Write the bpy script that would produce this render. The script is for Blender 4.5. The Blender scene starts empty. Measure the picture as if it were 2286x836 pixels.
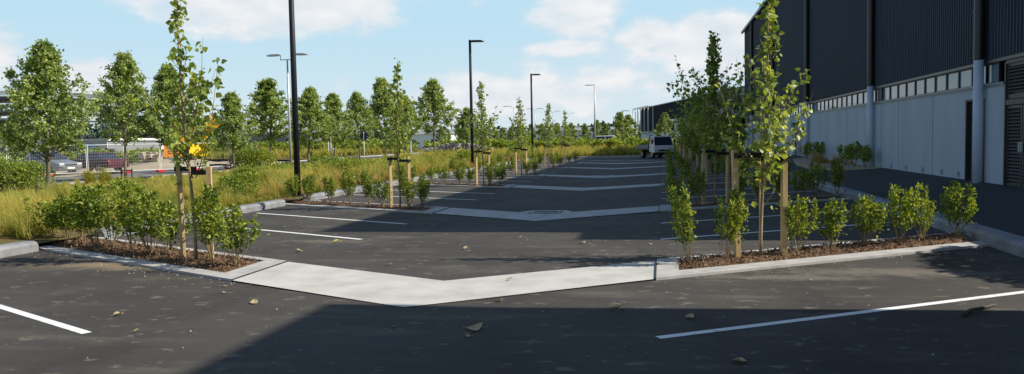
import bpy, math, random
import numpy as np
from mathutils import Vector, Matrix
PI = math.pi
R = math.radians
scene = bpy.context.scene
col = scene.collection

# ------------------------------------------------------------------ camera, sky, sun, exposure
CAM_H = 1.85
cam = bpy.data.cameras.new('camera'); camo = bpy.data.objects.new('camera', cam); col.objects.link(camo)
cam.sensor_width = 36.0; cam.lens = 28.35; cam.clip_end = 6000; cam.clip_start = 0.1
camo.location = (0, 0, CAM_H)
yaw, pitch, roll = R(10.651), R(3.386), R(1.1)
fw = Vector((-math.sin(yaw)*math.cos(pitch), math.cos(yaw)*math.cos(pitch), -math.sin(pitch)))
rt = Vector((math.cos(yaw), math.sin(yaw), 0)); up = rt.cross(fw)
r2 = rt*math.cos(roll) - up*math.sin(roll); u2 = rt*math.sin(roll) + up*math.cos(roll)
m = Matrix((r2, u2, -fw)).transposed()
camo.rotation_euler = m.to_euler()
scene.camera = camo

SUN_EL = 39.7; SUN_AZ = 86.3                     # azimuth clockwise from +Y
world = bpy.data.worlds.new('World'); scene.world = world; world.use_nodes = True
wt = world.node_tree; wn = wt.nodes; wl = wt.links; wn.clear()
def W(t, **k):
    n = wn.new(t)
    for a, b in k.items(): setattr(n, a, b)
    return n
def wmath(op, a, b=None, c=None, clamp=False):
    n = W('ShaderNodeMath', operation=op, use_clamp=clamp)
    for i, x in enumerate((a, b, c)):
        if x is None: continue
        if isinstance(x, (int, float)): n.inputs[i].default_value = x
        else: wl.new(x, n.inputs[i])
    return n.outputs[0]
sky = W('ShaderNodeTexSky', sky_type='NISHITA', sun_disc=False)
sky.sun_elevation = R(SUN_EL); sky.sun_rotation = R(SUN_AZ); sky.air_density = 1.0; sky.dust_density = .5; sky.ozone_density = 3.0
tc = W('ShaderNodeTexCoord'); sp = W('ShaderNodeSeparateXYZ'); wl.new(tc.outputs['Generated'], sp.inputs[0])
az = wmath('ARCTAN2', sp.outputs[0], sp.outputs[1]); el = wmath('ARCSINE', sp.outputs[2])
nz = W('ShaderNodeTexNoise'); nz.inputs['Scale'].default_value = 7.0; nz.inputs['Detail'].default_value = 9; nz.inputs['Roughness'].default_value = .62
mp = W('ShaderNodeMapping'); mp.inputs['Scale'].default_value = (1, 1, 2.2); wl.new(tc.outputs['Generated'], mp.inputs[0]); wl.new(mp.outputs[0], nz.inputs['Vector'])
nz2 = W('ShaderNodeTexNoise'); nz2.inputs['Scale'].default_value = 22.0; nz2.inputs['Detail'].default_value = 6; wl.new(mp.outputs[0], nz2.inputs['Vector'])
# cloud banks: azimuth, elevation, half width, half height (degrees), weight
BANKS = [(-26, 9.6, 9.5, 2.9, 1.35), (-45, 5.2, 4.2, 2.6, 1.3), (-37.5, 4.2, 4.0, 1.7, 1.1), (-22.4, 4.0, 1.3, 1.1, .75),
         (-13, 3.2, 7.5, 2.6, .95), (-6.5, 8.8, 4.0, 2.2, 1.2), (-7, 6.2, 4.0, 1.4, .8), (-.6, 7.0, 2.8, 1.5, 1.1), (4, 6.2, 6.0, 3.0, 1.35),
         (-5, 3.8, 10, 2.6, .95), (-12.5, 9.6, 2.4, 1.2, .6), (-18, 3.2, 3.5, 1.2, .7), (30, 14, 14, 5, 1.0), (-95, 14, 18, 6, 1.1), (-150, 20, 20, 8, 1.0), (150, 22, 20, 7, 1.0)]
tot = None
for a, e, wa, he, wg in BANKS:
    dx = wmath('DIVIDE', wmath('SUBTRACT', az, R(a)), R(wa)); dy = wmath('DIVIDE', wmath('SUBTRACT', el, R(e)), R(he))
    q = wmath('ADD', wmath('MULTIPLY', dx, dx), wmath('MULTIPLY', dy, dy))
    g = wmath('MULTIPLY', wmath('POWER', 2.718, wmath('MULTIPLY', q, -.9)), wg)
    tot = g if tot is None else wmath('MAXIMUM', tot, g)
nn = wmath('ADD', wmath('MULTIPLY', wmath('SUBTRACT', nz.outputs[0], .5), 1.9), wmath('MULTIPLY', wmath('SUBTRACT', nz2.outputs[0], .5), .55))
dens = wmath('ADD', tot, nn)
mr = W('ShaderNodeMapRange', interpolation_type='SMOOTHSTEP'); wl.new(dens, mr.inputs[0]); mr.inputs[1].default_value = .46; mr.inputs[2].default_value = .92
mr.inputs[3].default_value = 0; mr.inputs[4].default_value = .95
hz = W('ShaderNodeMapRange', interpolation_type='SMOOTHSTEP'); wl.new(el, hz.inputs[0]); hz.inputs[1].default_value = R(9); hz.inputs[2].default_value = R(34)
hz.inputs[3].default_value = .97; hz.inputs[4].default_value = 0.0
SKY_STR = .095
CL = 1.0/SKY_STR
mx = W('ShaderNodeMix', data_type='RGBA'); wl.new(hz.outputs[0], mx.inputs[0]); wl.new(sky.outputs[0], mx.inputs[6])
lowm = W('ShaderNodeMapRange', interpolation_type='SMOOTHSTEP'); wl.new(el, lowm.inputs[0]); lowm.inputs[1].default_value = R(-1); lowm.inputs[2].default_value = R(9)
band = W('ShaderNodeMix', data_type='RGBA'); wl.new(lowm.outputs[0], band.inputs[0]); band.inputs[6].default_value = (.50*CL, .575*CL, .605*CL, 1); band.inputs[7].default_value = (.365*CL, .535*CL, .635*CL, 1); wl.new(band.outputs[2], mx.inputs[7])
tone = W('ShaderNodeMapRange'); wl.new(nz2.outputs[0], tone.inputs[0]); tone.inputs[1].default_value = .3; tone.inputs[2].default_value = .7; tone.inputs[3].default_value = 0; tone.inputs[4].default_value = 1
tm = wmath('MULTIPLY', tone.outputs[0], mr.outputs[0])
cc = W('ShaderNodeMix', data_type='RGBA'); wl.new(tm, cc.inputs[0]); cc.inputs[6].default_value = (.50*CL, .555*CL, .60*CL, 1); cc.inputs[7].default_value = (.66*CL, .65*CL, .655*CL, 1)
mx2 = W('ShaderNodeMix', data_type='RGBA'); wl.new(mr.outputs[0], mx2.inputs[0]); wl.new(mx.outputs[2], mx2.inputs[6]); wl.new(cc.outputs[2], mx2.inputs[7])
bg = W('ShaderNodeBackground'); wl.new(mx2.outputs[2], bg.inputs[0]); bg.inputs[1].default_value = SKY_STR
wo = W('ShaderNodeOutputWorld'); wl.new(bg.outputs[0], wo.inputs[0])

S = Vector((math.sin(R(SUN_AZ))*math.cos(R(SUN_EL)), math.cos(R(SUN_AZ))*math.cos(R(SUN_EL)), math.sin(R(SUN_EL))))
sl = bpy.data.lights.new('sun', 'SUN'); sl.energy = 4.7; sl.angle = R(.55); sl.color = (1.0, .93, .82)
so = bpy.data.objects.new('sun', sl); col.objects.link(so); so.rotation_euler = S.to_track_quat('Z', 'Y').to_euler()
vs = scene.view_settings; vs.view_transform = 'Standard'; vs.look = 'None'; vs.gamma = 1; vs.exposure = 0.5; vs.use_curve_mapping = False

# ------------------------------------------------------------------ materials
def mat(name, c1, c2=None, rough=.8, scale=5., detail=4, spec=.3, metal=0., bump=0., bscale=None, coord='Object', stretch=None, lo=.35, hi=.65, rand=0., transl=0.):
    m = bpy.data.materials.new(name); m.use_nodes = True; t = m.node_tree; n = t.nodes; L = t.links
    b = n['Principled BSDF']; b.inputs['Roughness'].default_value = rough; b.inputs['Metallic'].default_value = metal
    b.inputs['Specular IOR Level'].default_value = spec; b.inputs['Base Color'].default_value = (*c1, 1)
    tcn = n.new('ShaderNodeTexCoord'); src = tcn.outputs[coord]
    if stretch:
        mpn = n.new('ShaderNodeMapping'); mpn.inputs['Scale'].default_value = stretch; L.new(src, mpn.inputs[0]); src = mpn.outputs[0]
    colout = None
    if c2:
        z = n.new('ShaderNodeTexNoise'); z.inputs['Scale'].default_value = scale; z.inputs['Detail'].default_value = detail; z.inputs['Roughness'].default_value = .6
        L.new(src, z.inputs['Vector'])
        r = n.new('ShaderNodeMapRange'); r.inputs[1].default_value = lo; r.inputs[2].default_value = hi; L.new(z.outputs[0], r.inputs[0])
        fac = r.outputs[0]
        if rand > 0:
            gi = n.new('ShaderNodeNewGeometry'); a = n.new('ShaderNodeMath'); a.operation = 'MULTIPLY_ADD'; a.use_clamp = True
            s_ = n.new('ShaderNodeMath'); s_.operation = 'SUBTRACT'; L.new(gi.outputs['Random Per Island'], s_.inputs[0]); s_.inputs[1].default_value = .5
            L.new(s_.outputs[0], a.inputs[0]); a.inputs[1].default_value = rand*2; L.new(fac, a.inputs[2]); fac = a.outputs[0]
        x = n.new('ShaderNodeMix'); x.data_type = 'RGBA'; L.new(fac, x.inputs[0]); x.inputs[6].default_value = (*c1, 1); x.inputs[7].default_value = (*c2, 1)
        L.new(x.outputs[2], b.inputs['Base Color']); colout = x.outputs[2]
    if bump:
        z2 = n.new('ShaderNodeTexNoise'); z2.inputs['Scale'].default_value = bscale or scale*6; z2.inputs['Detail'].default_value = 5; L.new(src, z2.inputs['Vector'])
        bp = n.new('ShaderNodeBump'); bp.inputs['Strength'].default_value = bump; bp.inputs['Distance'].default_value = .02; L.new(z2.outputs[0], bp.inputs['Height']); L.new(bp.outputs[0], b.inputs['Normal'])
    if transl:
        tr = n.new('ShaderNodeBsdfTranslucent'); ms = n.new('ShaderNodeMixShader'); ms.inputs[0].default_value = transl
        if colout:
            br = n.new('ShaderNodeMix'); br.data_type = 'RGBA'; br.blend_type = 'MULTIPLY'; br.inputs[0].default_value = 1; L.new(colout, br.inputs[6]); br.inputs[7].default_value = (1.7, 1.55, .7, 1)
            br.clamp_result = False; L.new(br.outputs[2], tr.inputs[0])
        else: tr.inputs[0].default_value = (*[min(1, q*1.5) for q in c1], 1)
        L.new(b.outputs[0], ms.inputs[1]); L.new(tr.outputs[0], ms.inputs[2]); L.new(ms.outputs[0], n['Material Output'].inputs[0])
    return m

def asphalt_mat(name, base, dust, scuff=.6):
    m = bpy.data.materials.new(name); m.use_nodes = True; t = m.node_tree; n = t.nodes; L = t.links; b = n['Principled BSDF']
    b.inputs['Roughness'].default_value = .82; b.inputs['Specular IOR Level'].default_value = .22
    tcn = n.new('ShaderNodeTexCoord')
    def noise(sc, st=None, det=5, rough=.6):
        z = n.new('ShaderNodeTexNoise'); z.inputs['Scale'].default_value = sc; z.inputs['Detail'].default_value = det; z.inputs['Roughness'].default_value = rough
        s_ = tcn.outputs['Object']
        if st:
            q = n.new('ShaderNodeMapping'); q.inputs['Scale'].default_value = st; L.new(s_, q.inputs[0]); s_ = q.outputs[0]
        L.new(s_, z.inputs['Vector']); return z.outputs[0]
    def ramp(x, a, c, lo=0., hi=1.):
        r = n.new('ShaderNodeMapRange'); r.interpolation_type = 'SMOOTHSTEP'; L.new(x, r.inputs[0]); r.inputs[1].default_value = a; r.inputs[2].default_value = c; r.inputs[3].default_value = lo; r.inputs[4].default_value = hi; return r.outputs[0]
    def mixc(f, a, c):
        x = n.new('ShaderNodeMix'); x.data_type = 'RGBA'; L.new(f, x.inputs[0])
        if isinstance(a, tuple): x.inputs[6].default_value = (*a, 1)
        else: L.new(a, x.inputs[6])
        x.inputs[7].default_value = (*c, 1); return x.outputs[2]
    c = mixc(ramp(noise(.35), .35, .7), base, tuple(k*1.45 for k in base))
    c = mixc(ramp(noise(1.1, (.4, 1.5, 1), 8, .72), .50, .70, 0, .62), c, dust)
    c = mixc(ramp(noise(.7, (1.2, .5, 1), 4, .6), .52, .62, 0, .35), c, tuple(k*.62 for k in base))
    c = mixc(ramp(noise(3.2, (.9, 1.5, 1), 6, .7), .585, .64, 0, scuff*1.0), c, tuple(k*1.5 for k in dust))
    if scuff > .5:
        for (px, py, rx, ry, cc_, st_) in ((-8.2, 11.15, 2.3, .55, (.25, .19, .115), .8), (-6.2, 14.2, 1.6, .35, (.17, .15, .12), .6), (3.0, 11.3, 2.4, .45, (.19, .17, .14), .6), (1.6, 10.8, 1.6, .3, (.19, .17, .14), .6)):
            vm = n.new('ShaderNodeMapping'); vm.vector_type = 'POINT'; vm.inputs['Location'].default_value = (-px/rx, -py/ry, 0); vm.inputs['Scale'].default_value = (1/rx, 1/ry, 0); L.new(tcn.outputs['Object'], vm.inputs[0])
            ln = n.new('ShaderNodeVectorMath'); ln.operation = 'LENGTH'; L.new(vm.outputs[0], ln.inputs[0])
            ad = n.new('ShaderNodeMath'); ad.operation = 'MULTIPLY_ADD'; L.new(noise(3.0, None, 7, .75), ad.inputs[0]); ad.inputs[1].default_value = 2.2; L.new(ln.outputs['Value'], ad.inputs[2])
            c = mixc(ramp(ad.outputs[0], 1.2, 2.1, st_, 0), c, cc_)
    c = mixc(ramp(noise(55, None, 3, .7), .60, .70, 0, .6), c, tuple(k*2.8 for k in base))
    c = mixc(ramp(noise(38, None, 3, .7), .36, .28, 0, .6), c, tuple(k*.35 for k in base))
    c = mixc(ramp(noise(2.2, (3.5, .5, 1), 3, .5), .66, .72, 0, .25), c, tuple(k*.5 for k in base))
    c = mixc(ramp(noise(9), .30, .36, .35, 0), c, tuple(k*.5 for k in base))
    L.new(c, b.inputs['Base Color'])
    bp = n.new('ShaderNodeBump'); bp.inputs['Strength'].default_value = .35; bp.inputs['Distance'].default_value = .01; L.new(noise(120, None, 4), bp.inputs['Height']); L.new(bp.outputs[0], b.inputs['Normal'])
    return m

M = {}
M['asphalt'] = asphalt_mat('asphalt', (.046, .042, .037), (.128, .115, .092))
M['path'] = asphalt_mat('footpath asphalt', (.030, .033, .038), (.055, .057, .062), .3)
M['road'] = asphalt_mat('road asphalt', (.13, .128, .122), (.22, .21, .19), .3)
M['conc'] = mat('concrete', (.485, .475, .44), (.36, .355, .325), .85, 1.9, 10, lo=.40, hi=.72, bump=.12, bscale=60)
M['edging'] = mat('edging concrete', (.44, .43, .41), (.33, .32, .30), .85, 3, 8, bump=.15, bscale=50)
M['kerb'] = mat('kerb concrete', (.27, .275, .28), (.16, .168, .175), .6, 2.5, 8, bump=.15, bscale=40, spec=.4)
M['kerb_d'] = mat('blue-grey kerb concrete', (.27, .29, .32), (.17, .185, .21), .7, 2.5, 8, bump=.15, bscale=40)  # bluer concrete tone for the kerb along the footpath
M['joint'] = mat('joint', (.035, .035, .033))
M['wear'] = mat('grey dust', (.2, .19, .16))
M['paint'] = mat('line paint', (.76, .76, .74), (.38, .38, .37), .6, 11, 8, lo=.52, hi=.78)
M['paint_worn'] = mat('worn line paint', (.76, .76, .74), (.10, .10, .10), .6, 9, 7, lo=.60, hi=.68, stretch=(.6, 2.2, 1))
M['mulch'] = mat('bark mulch', (.20, .125, .075), (.085, .052, .032), .95, 22, 6, spec=.1, bump=1., bscale=45)
M['bark'] = mat('bark chips', (.27, .18, .115), (.11, .068, .042), .9, 3, 3, spec=.1, rand=.8)
M['soil'] = mat('verge soil', (.17, .125, .05), (.09, .085, .03), .95, .9, 7, spec=.1, bump=.8, bscale=14)
M['field'] = mat('far field', (.14, .13, .045), (.075, .095, .03), .95, .05, 8, spec=.1)
M['dirt'] = mat('site dirt', (.42, .36, .26), (.30, .25, .18), .95, .4, 8, spec=.1, bump=.5, bscale=6)
M['grass'] = mat('tussock blades', (.10, .18, .016), (.46, .39, .10), .75, .40, 6, spec=.25, coord='Object', lo=.34, hi=.60, rand=.38, transl=.3)
M['grass_gold'] = mat('golden tussock blades', (.46, .35, .14), (.26, .17, .06), .8, .8, 4, spec=.2, rand=.5, transl=.25)
M['leaf_shrub'] = mat('shrub leaves', (.06, .125, .014), (.35, .40, .05), .45, 5, 3, spec=.35, rand=.5, transl=.36, lo=.3, hi=.75)
M['leaf_sap'] = mat('sapling leaves', (.10, .17, .03), (.40, .46, .10), .42, 3, 3, spec=.4, rand=.5, transl=.42, lo=.3, hi=.75)
M['leaf_tree'] = mat('tree leaves', (.11, .19, .04), (.42, .49, .16), .42, 1.3, 3, spec=.4, rand=.5, transl=.38, lo=.3, hi=.75)
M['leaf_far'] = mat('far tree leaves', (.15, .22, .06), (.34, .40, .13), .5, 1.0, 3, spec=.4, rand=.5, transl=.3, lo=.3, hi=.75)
M['leaf_hedge'] = mat('hedge leaves', (.07, .14, .018), (.32, .37, .05), .5, .6, 4, spec=.4, rand=.5, transl=.35, lo=.3, hi=.7)
M['leaf_yellow'] = mat('yellow leaves', (.90, .66, .02), (.80, .42, .03), .5, 8, 3, spec=.3, rand=.5, transl=.35)
M['leaf_dry'] = mat('dry leaf', (.50, .42, .27), (.36, .27, .14), .7, 25, 4, spec=.3, transl=.1)
M['leaf_dryy'] = mat('yellowed leaf', (.55, .50, .10), (.40, .34, .10), .7, 25, 4, spec=.3, transl=.1)
M['trunk'] = mat('pale trunk', (.36, .27, .17), (.20, .15, .095), .8, 9, 5, stretch=(1, 1, .3), bump=.4, bscale=30)
M['trunk_d'] = mat('grey trunk', (.22, .18, .13), (.10, .085, .065), .85, 9, 5, stretch=(1, 1, .3), bump=.4, bscale=30)
M['twig'] = mat('twigs', (.30, .22, .12), (.17, .13, .07), .8, 6)
M['stake'] = mat('pine stake', (.60, .44, .22), (.46, .31, .14), .75, 5, 6, stretch=(4, 4, .5), bump=.15, bscale=30)
M['stake_d'] = mat('weathered stake', (.10, .08, .06), (.06, .045, .035), .85, 5, 5)
M['webbing'] = mat('webbing', (.018, .012, .012), rough=.7)
M['clad'] = mat('dark cladding', (.027, .042, .066), (.023, .036, .057), .6, .5, 3, spec=.25)
M['clad2'] = mat('navy cladding', (.016, .020, .030), (.014, .018, .027), .85, .5, 3, spec=.08)
M['trim'] = mat('black trim', (.010, .011, .013), rough=.4, spec=.5)
M['wallc'] = mat('precast concrete', (.42, .485, .55), (.34, .39, .445), .8, .7, 8, stretch=(1, 1, .35), bump=.08, bscale=30, lo=.3, hi=.7)
M['pipe'] = mat('painted pipe', (.46, .53, .64), (.42, .49, .59), .5, 2, 3)
M['glass'] = mat('window glass', (.13, .20, .24), rough=.04, spec=.5)
M['glass'].node_tree.nodes['Principled BSDF'].inputs['IOR'].default_value = 1.45
M['sill'] = mat('metal sill', (.20, .22, .24), rough=.45, spec=.5)
M['door'] = mat('door paint', (.036, .034, .033), (.028, .027, .027), .5, 2, 3)
M['louvre'] = mat('louvre paint', (.030, .031, .034), rough=.45, spec=.5)
M['brickv'] = mat('vent block', (.25, .27, .29), (.18, .20, .22), .9, 20)
M['roof'] = mat('roof steel', (.30, .31, .32), rough=.5, metal=.3)
M['black'] = mat('black powder coat', (.010, .012, .017), rough=.55, spec=.3)
M['galv'] = mat('galvanised steel', (.52, .53, .53), (.42, .43, .43), .45, 4, 3, metal=.35)
M['white'] = mat('white paint', (.78, .78, .76), (.70, .70, .69), .4, 3, 3)
M['whitewall'] = mat('white wall', (.66, .68, .70), (.58, .60, .62), .7, .5, 3)
M['grey'] = mat('grey cladding', (.22, .23, .24), (.19, .20, .21), .6, .5, 3)
M['signb'] = mat('sign back', (.055, .07, .10), (.045, .055, .08), .5, 4, 3, metal=.3)
M['red'] = mat('red plastic', (.55, .025, .03), (.42, .02, .025), .5, 6)
M['orange'] = mat('orange board', (.62, .22, .04), (.5, .17, .03), .6, 5)
M['yellow'] = mat('yellow sheet', (.85, .62, .02), (.75, .52, .02), .5, 5)
M['blue'] = mat('cyan tarp', (.03, .40, .70), (.02, .3, .58), .6, 3)
M['navy'] = mat('navy letters', (.012, .014, .03), rough=.5)
M['teal'] = mat('teal paint', (.02, .33, .36), (.015, .25, .28), .35, 5)
M['tyre'] = mat('tyre rubber', (.018, .018, .018), rough=.8)
M['rim'] = mat('wheel rim', (.42, .42, .43), rough=.35, metal=.6)
M['carsilver'] = mat('silver car paint', (.22, .23, .24), rough=.3, metal=.4, spec=.6)
M['carred'] = mat('maroon car paint', (.07, .010, .016), rough=.25, spec=.7)
M['carwhite'] = mat('white vehicle paint', (.72, .73, .74), (.62, .63, .64), .35, 3, 3, spec=.5)
M['carglass'] = mat('vehicle glass', (.02, .028, .045), rough=.05, spec=.9)
M['lamp'] = mat('headlight lens', (.50, .52, .53), rough=.1, spec=.8)
M['tail'] = mat('tail light lens', (.55, .01, .01), rough=.2, spec=.8)
M['dark'] = mat('dark underbody', (.015, .015, .016), rough=.8)
M['rock'] = mat('grey rock', (.36, .34, .33), (.22, .205, .20), .9, 2, 6, rand=.5, bump=.5, bscale=8)
M['stick'] = mat('dead stick', (.10, .085, .065), (.06, .05, .04), .9, 14)
M['hill'] = mat('hazy hill', (.16, .20, .24), (.13, .17, .20), .95, .01, 5, spec=.05)
M['treeline'] = mat('far treeline', (.13, .17, .12), (.09, .125, .09), .95, .15, 6, spec=.05, rand=.3)

# ------------------------------------------------------------------ mesh helpers
def link(name, me, m, parent=None, loc=None):
    o = bpy.data.objects.new(name, me); col.objects.link(o)
    if m is not None: me.materials.append(m)
    if parent is not None: o.parent = parent
    if loc is not None: o.location = loc
    return o
class MB:
    def __init__(s): s.v = []; s.f = []
    def add(s, vs, fs):
        k = len(s.v); s.v += [tuple(p) for p in vs]; s.f += [tuple(i+k for i in f) for f in fs]; return s
    def box(s, x0, x1, y0, y1, z0, z1):
        return s.add([(x0,y0,z0),(x1,y0,z0),(x1,y1,z0),(x0,y1,z0),(x0,y0,z1),(x1,y0,z1),(x1,y1,z1),(x0,y1,z1)],
                     [(0,3,2,1),(4,5,6,7),(0,1,5,4),(1,2,6,5),(2,3,7,6),(3,0,4,7)])
    def prism(s, poly, z0, z1):
        n = len(poly); a = sum(poly[i][0]*poly[(i+1)%n][1]-poly[(i+1)%n][0]*poly[i][1] for i in range(n))
        if a < 0: poly = poly[::-1]
        vs = [(p[0], p[1], z0) for p in poly] + [(p[0], p[1], z1) for p in poly]
        return s.add(vs, [tuple(range(n))[::-1], tuple(range(n, 2*n))] + [(i, (i+1)%n, n+(i+1)%n, n+i) for i in range(n)])
    def xprism(s, prof, y0, y1):      # profile in (x,z) swept along y
        n = len(prof); a = sum(prof[i][0]*prof[(i+1)%n][1]-prof[(i+1)%n][0]*prof[i][1] for i in range(n))
        if a < 0: prof = prof[::-1]
        vs = [(p[0], y0, p[1]) for p in prof] + [(p[0], y1, p[1]) for p in prof]
        return s.add(vs, [tuple(range(n)), tuple(range(n, 2*n))[::-1]] + [(i, n+i, n+(i+1)%n, (i+1)%n) for i in range(n)])
    def tube(s, pts, rad, seg=8, cap=True):
        pts = [Vector(p) for p in pts]; n = len(pts)
        if isinstance(rad, (int, float)): rad = [rad]*n
        vs = []; ref = None
        for i, p in enumerate(pts):
            d = (pts[min(i+1, n-1)] - pts[max(i-1, 0)]).normalized()
            if ref is None: ref = Vector((1, 0, 0)) if abs(d.x) < .9 else Vector((0, 1, 0))
            a = d.cross(ref).normalized(); b = d.cross(a); ref = b.cross(d) if b.cross(d).length > .1 else ref
            ref = a.cross(d)
            ref = ref if ref.length > .1 else Vector((1, 0, 0))
            a = d.cross(ref).normalized(); b = d.cross(a)
            for k in range(seg):
                t = 2*PI*k/seg; vs.append(p + (a*math.cos(t) + b*math.sin(t))*rad[i])
        fs = [(i*seg+k, i*seg+(k+1)%seg, (i+1)*seg+(k+1)%seg, (i+1)*seg+k) for i in range(n-1) for k in range(seg)]
        if cap: fs += [tuple(range(seg))[::-1], tuple(range((n-1)*seg, n*seg))]
        return s.add(vs, fs)
    def cyl(s, c, axis, r, h, seg=16):
        c = Vector(c); a = Vector(axis).normalized(); return s.tube([c - a*h/2, c + a*h/2], r, seg)
    def build(s, name, m, parent=None, smooth=False, bevel=0., loc=None):
        me = bpy.data.meshes.new(name); me.from_pydata(s.v, [], s.f); me.update()
        if smooth: me.polygons.foreach_set('use_smooth', [True]*len(me.polygons))
        o = link(name, me, m, parent, loc)
        if bevel:
            b = o.modifiers.new('bevel', 'BEVEL'); b.width = bevel; b.segments = 2; b.limit_method = 'ANGLE'
        return o
def npmesh(name, V, F, m, parent=None, smooth=False):      # F: (n,4) quads
    me = bpy.data.meshes.new(name); V = np.ascontiguousarray(V, np.float32); F = np.ascontiguousarray(F, np.int32); n = len(F); k = F.shape[1]
    me.vertices.add(len(V)); me.vertices.foreach_set('co', V.ravel()); me.loops.add(n*k); me.loops.foreach_set('vertex_index', F.ravel())
    me.polygons.add(n); me.polygons.foreach_set('loop_start', np.arange(0, n*k, k, dtype=np.int32))
    me.update(calc_edges=True); me.validate()
    return link(name, me, m, parent)
def struct(o): o['kind'] = 'structure'; return o
def stuff(o, label=None, cat=None):
    o['kind'] = 'stuff'
    if label: o['label'] = label
    if cat: o['category'] = cat
    return o
def tag(o, label, cat, group=None):
    o['label'] = label; o['category'] = cat
    if group: o['group'] = group
    return o
def empty(name, loc=(0,0,0), rz=0.):
    o = bpy.data.objects.new(name, None); col.objects.link(o); o.location = loc; o.rotation_euler = (0, 0, rz); o.empty_display_size = .2; return o
def copy_tree(o, parent=None):
    c = o.copy(); col.objects.link(c)
    if parent is not None: c.parent = parent
    for ch in list(o.children): copy_tree(ch, c)
    return c
LEAF = np.array([(0,0,0),(-.46,.28,.07),(-.36,.62,.05),(0,1.08,-.08),(.36,.62,.05),(.46,.28,.07)], float)
OVAL = np.array([(0,0,0),(-.22,.35,.05),(-.2,.7,.04),(0,1.05,-.10),(.2,.7,.04),(.22,.35,.05)], float)
def leafmesh(P, size, rng, shape=LEAF, out=None, updir=.35):
    """P (n,3) attachment points; size (n,) ; returns V,F"""
    n = len(P); T = rng.normal(size=(n, 3)); 
    if out is not None: T = T*.8 + out*1.0
    T /= np.linalg.norm(T, axis=1)[:, None] + 1e-9
    N = rng.normal(size=(n, 3)); N[:, 2] += updir*2
    N -= T*(N*T).sum(1)[:, None]; N /= np.linalg.norm(N, axis=1)[:, None] + 1e-9
    B = np.cross(T, N)
    V = P[:, None, :] + size[:, None, None]*(shape[None, :, 0:1]*B[:, None, :] + shape[None, :, 1:2]*T[:, None, :] + shape[None, :, 2:3]*N[:, None, :]*1.5)
    k = len(shape); base = (np.arange(n)*k)[:, None]
    F = np.concatenate([base + np.array([0,3,2,1]), base + np.array([0,5,4,3])])
    return V.reshape(-1, 3), F
def foliage(name, P, size, rng, m, parent, shape=LEAF, out=None, updir=.35):
    P = np.array(P); size = np.array(size) if np.ndim(size) else np.full(len(P), size)
    V, F = leafmesh(P, size, rng, shape, out, updir)
    return npmesh(name, V, F, m, parent)

ORD = ['first','second','third','fourth','fifth','sixth','seventh','eighth','ninth','tenth','eleventh','twelfth']

# ------------------------------------------------------------------ ground levels and car park layout
VX, LX, RX = -2.85, -5.74, -.10
#        valley  left tip  right tip   (Y of the front edge of each planted island and its concrete strip)
ROWS = [(8.50, 9.92, 10.45), (17.85, 19.62, 20.02), (28.1, 30.1, 30.3), (36.9, 39.1, 39.15), (46.9, 49.3, 49.35), (55.8, 58.3, 58.0)]
TH = 1.65
SL, SR = .525, .675
def plane(name, poly, z, m):
    b = MB(); n = len(poly); a = sum(poly[i][0]*poly[(i+1)%n][1]-poly[(i+1)%n][0]*poly[i][1] for i in range(n))
    if a < 0: poly = poly[::-1]
    b.add([(p[0], p[1], z if len(p) < 3 else p[2]) for p in poly], [tuple(range(n))]); return struct(b.build(name, m))
plane('ground', [(-3000,-1500),(3000,-1500),(3000,4500),(-3000,4500)], -.06, M['field'])
plane('car_park', [(-11.2,-30),(5.2,-30),(5.2,75.6),(-11.2,75.6)], 0, M['asphalt'])
# rolling verge between car park and road
def grid(name, x0, x1, y0, y1, nx, ny, zf, m):
    xs = np.linspace(x0, x1, nx); ys = np.linspace(y0, y1, ny); X, Y = np.meshgrid(xs, ys); Z = zf(X, Y)
    V = np.stack([X.ravel(), Y.ravel(), Z.ravel()], 1); i = np.arange(nx-1)[None, :] + (np.arange(ny-1)*nx)[:, None]; i = i.ravel()
    o = npmesh(name, V, np.stack([i, i+1, i+nx+1, i+nx], 1), m); return struct(o)
def vz(x, y): return .12 + .10*np.sin(x*.45+1)*np.sin(y*.21) + .05*np.sin(x*1.7+y*.9)
def verge_h(x, y):
    e = np.clip((-11.35 - x)/1.5, 0, 1)*np.clip((x + 28.9)/1.5, 0, 1)
    return .10 + (vz(x, y) - .10)*e*np.clip((x+26)/10, 0, 1) - .06*np.clip((-18-x)/8, 0, 1)
grid('grass_verge', -28.9, -11.3, -6, 120, 60, 220, verge_h, M['soil'])
def far_h(x, y): return .08 + .35*np.clip((y-77)/10, 0, 1)*np.clip((130-y)/20, 0, 1)*(.7+.3*np.sin(x*.3))*np.clip((8-x)/6, 0, 1)
grid('far_verge', -11.3, 30, 76, 180, 50, 90, far_h, M['soil'])
plane('road', [(-36,18),(-28.9,18),(-28.9,140),(-36,140)], .045, M['road'])
plane('site_road', [(-48,26),(-36,20),(-36,60),(-42,56)], .049, M['road'])
b = MB(); b.box(-29.15, -28.9, 18, 140, -.05, .14); struct(b.build('road_kerb', M['edging']))
b = MB(); b.box(-36.3, -36.0, 56, 140, -.05, .14); struct(b.build('road_kerb', M['edging']))
grid('construction_site', -95, -36.3, 20, 78, 60, 50, lambda X, Y: .03+.12*np.sin(X*.4)*np.sin(Y*.5)+.9*np.exp(-((X+41)**2+(Y-62)**2)/14), M['dirt'])
grid('roadside_verge', -80, -36.3, 78, 160, 30, 40, lambda X, Y: .10+.25*np.clip((-37-X)/6, 0, 1), M['soil'])
plane('distant_path', [(-11.3,118),(-30,112),(-30,115),(-11.3,121.5)], .49, M['road'])

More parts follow.
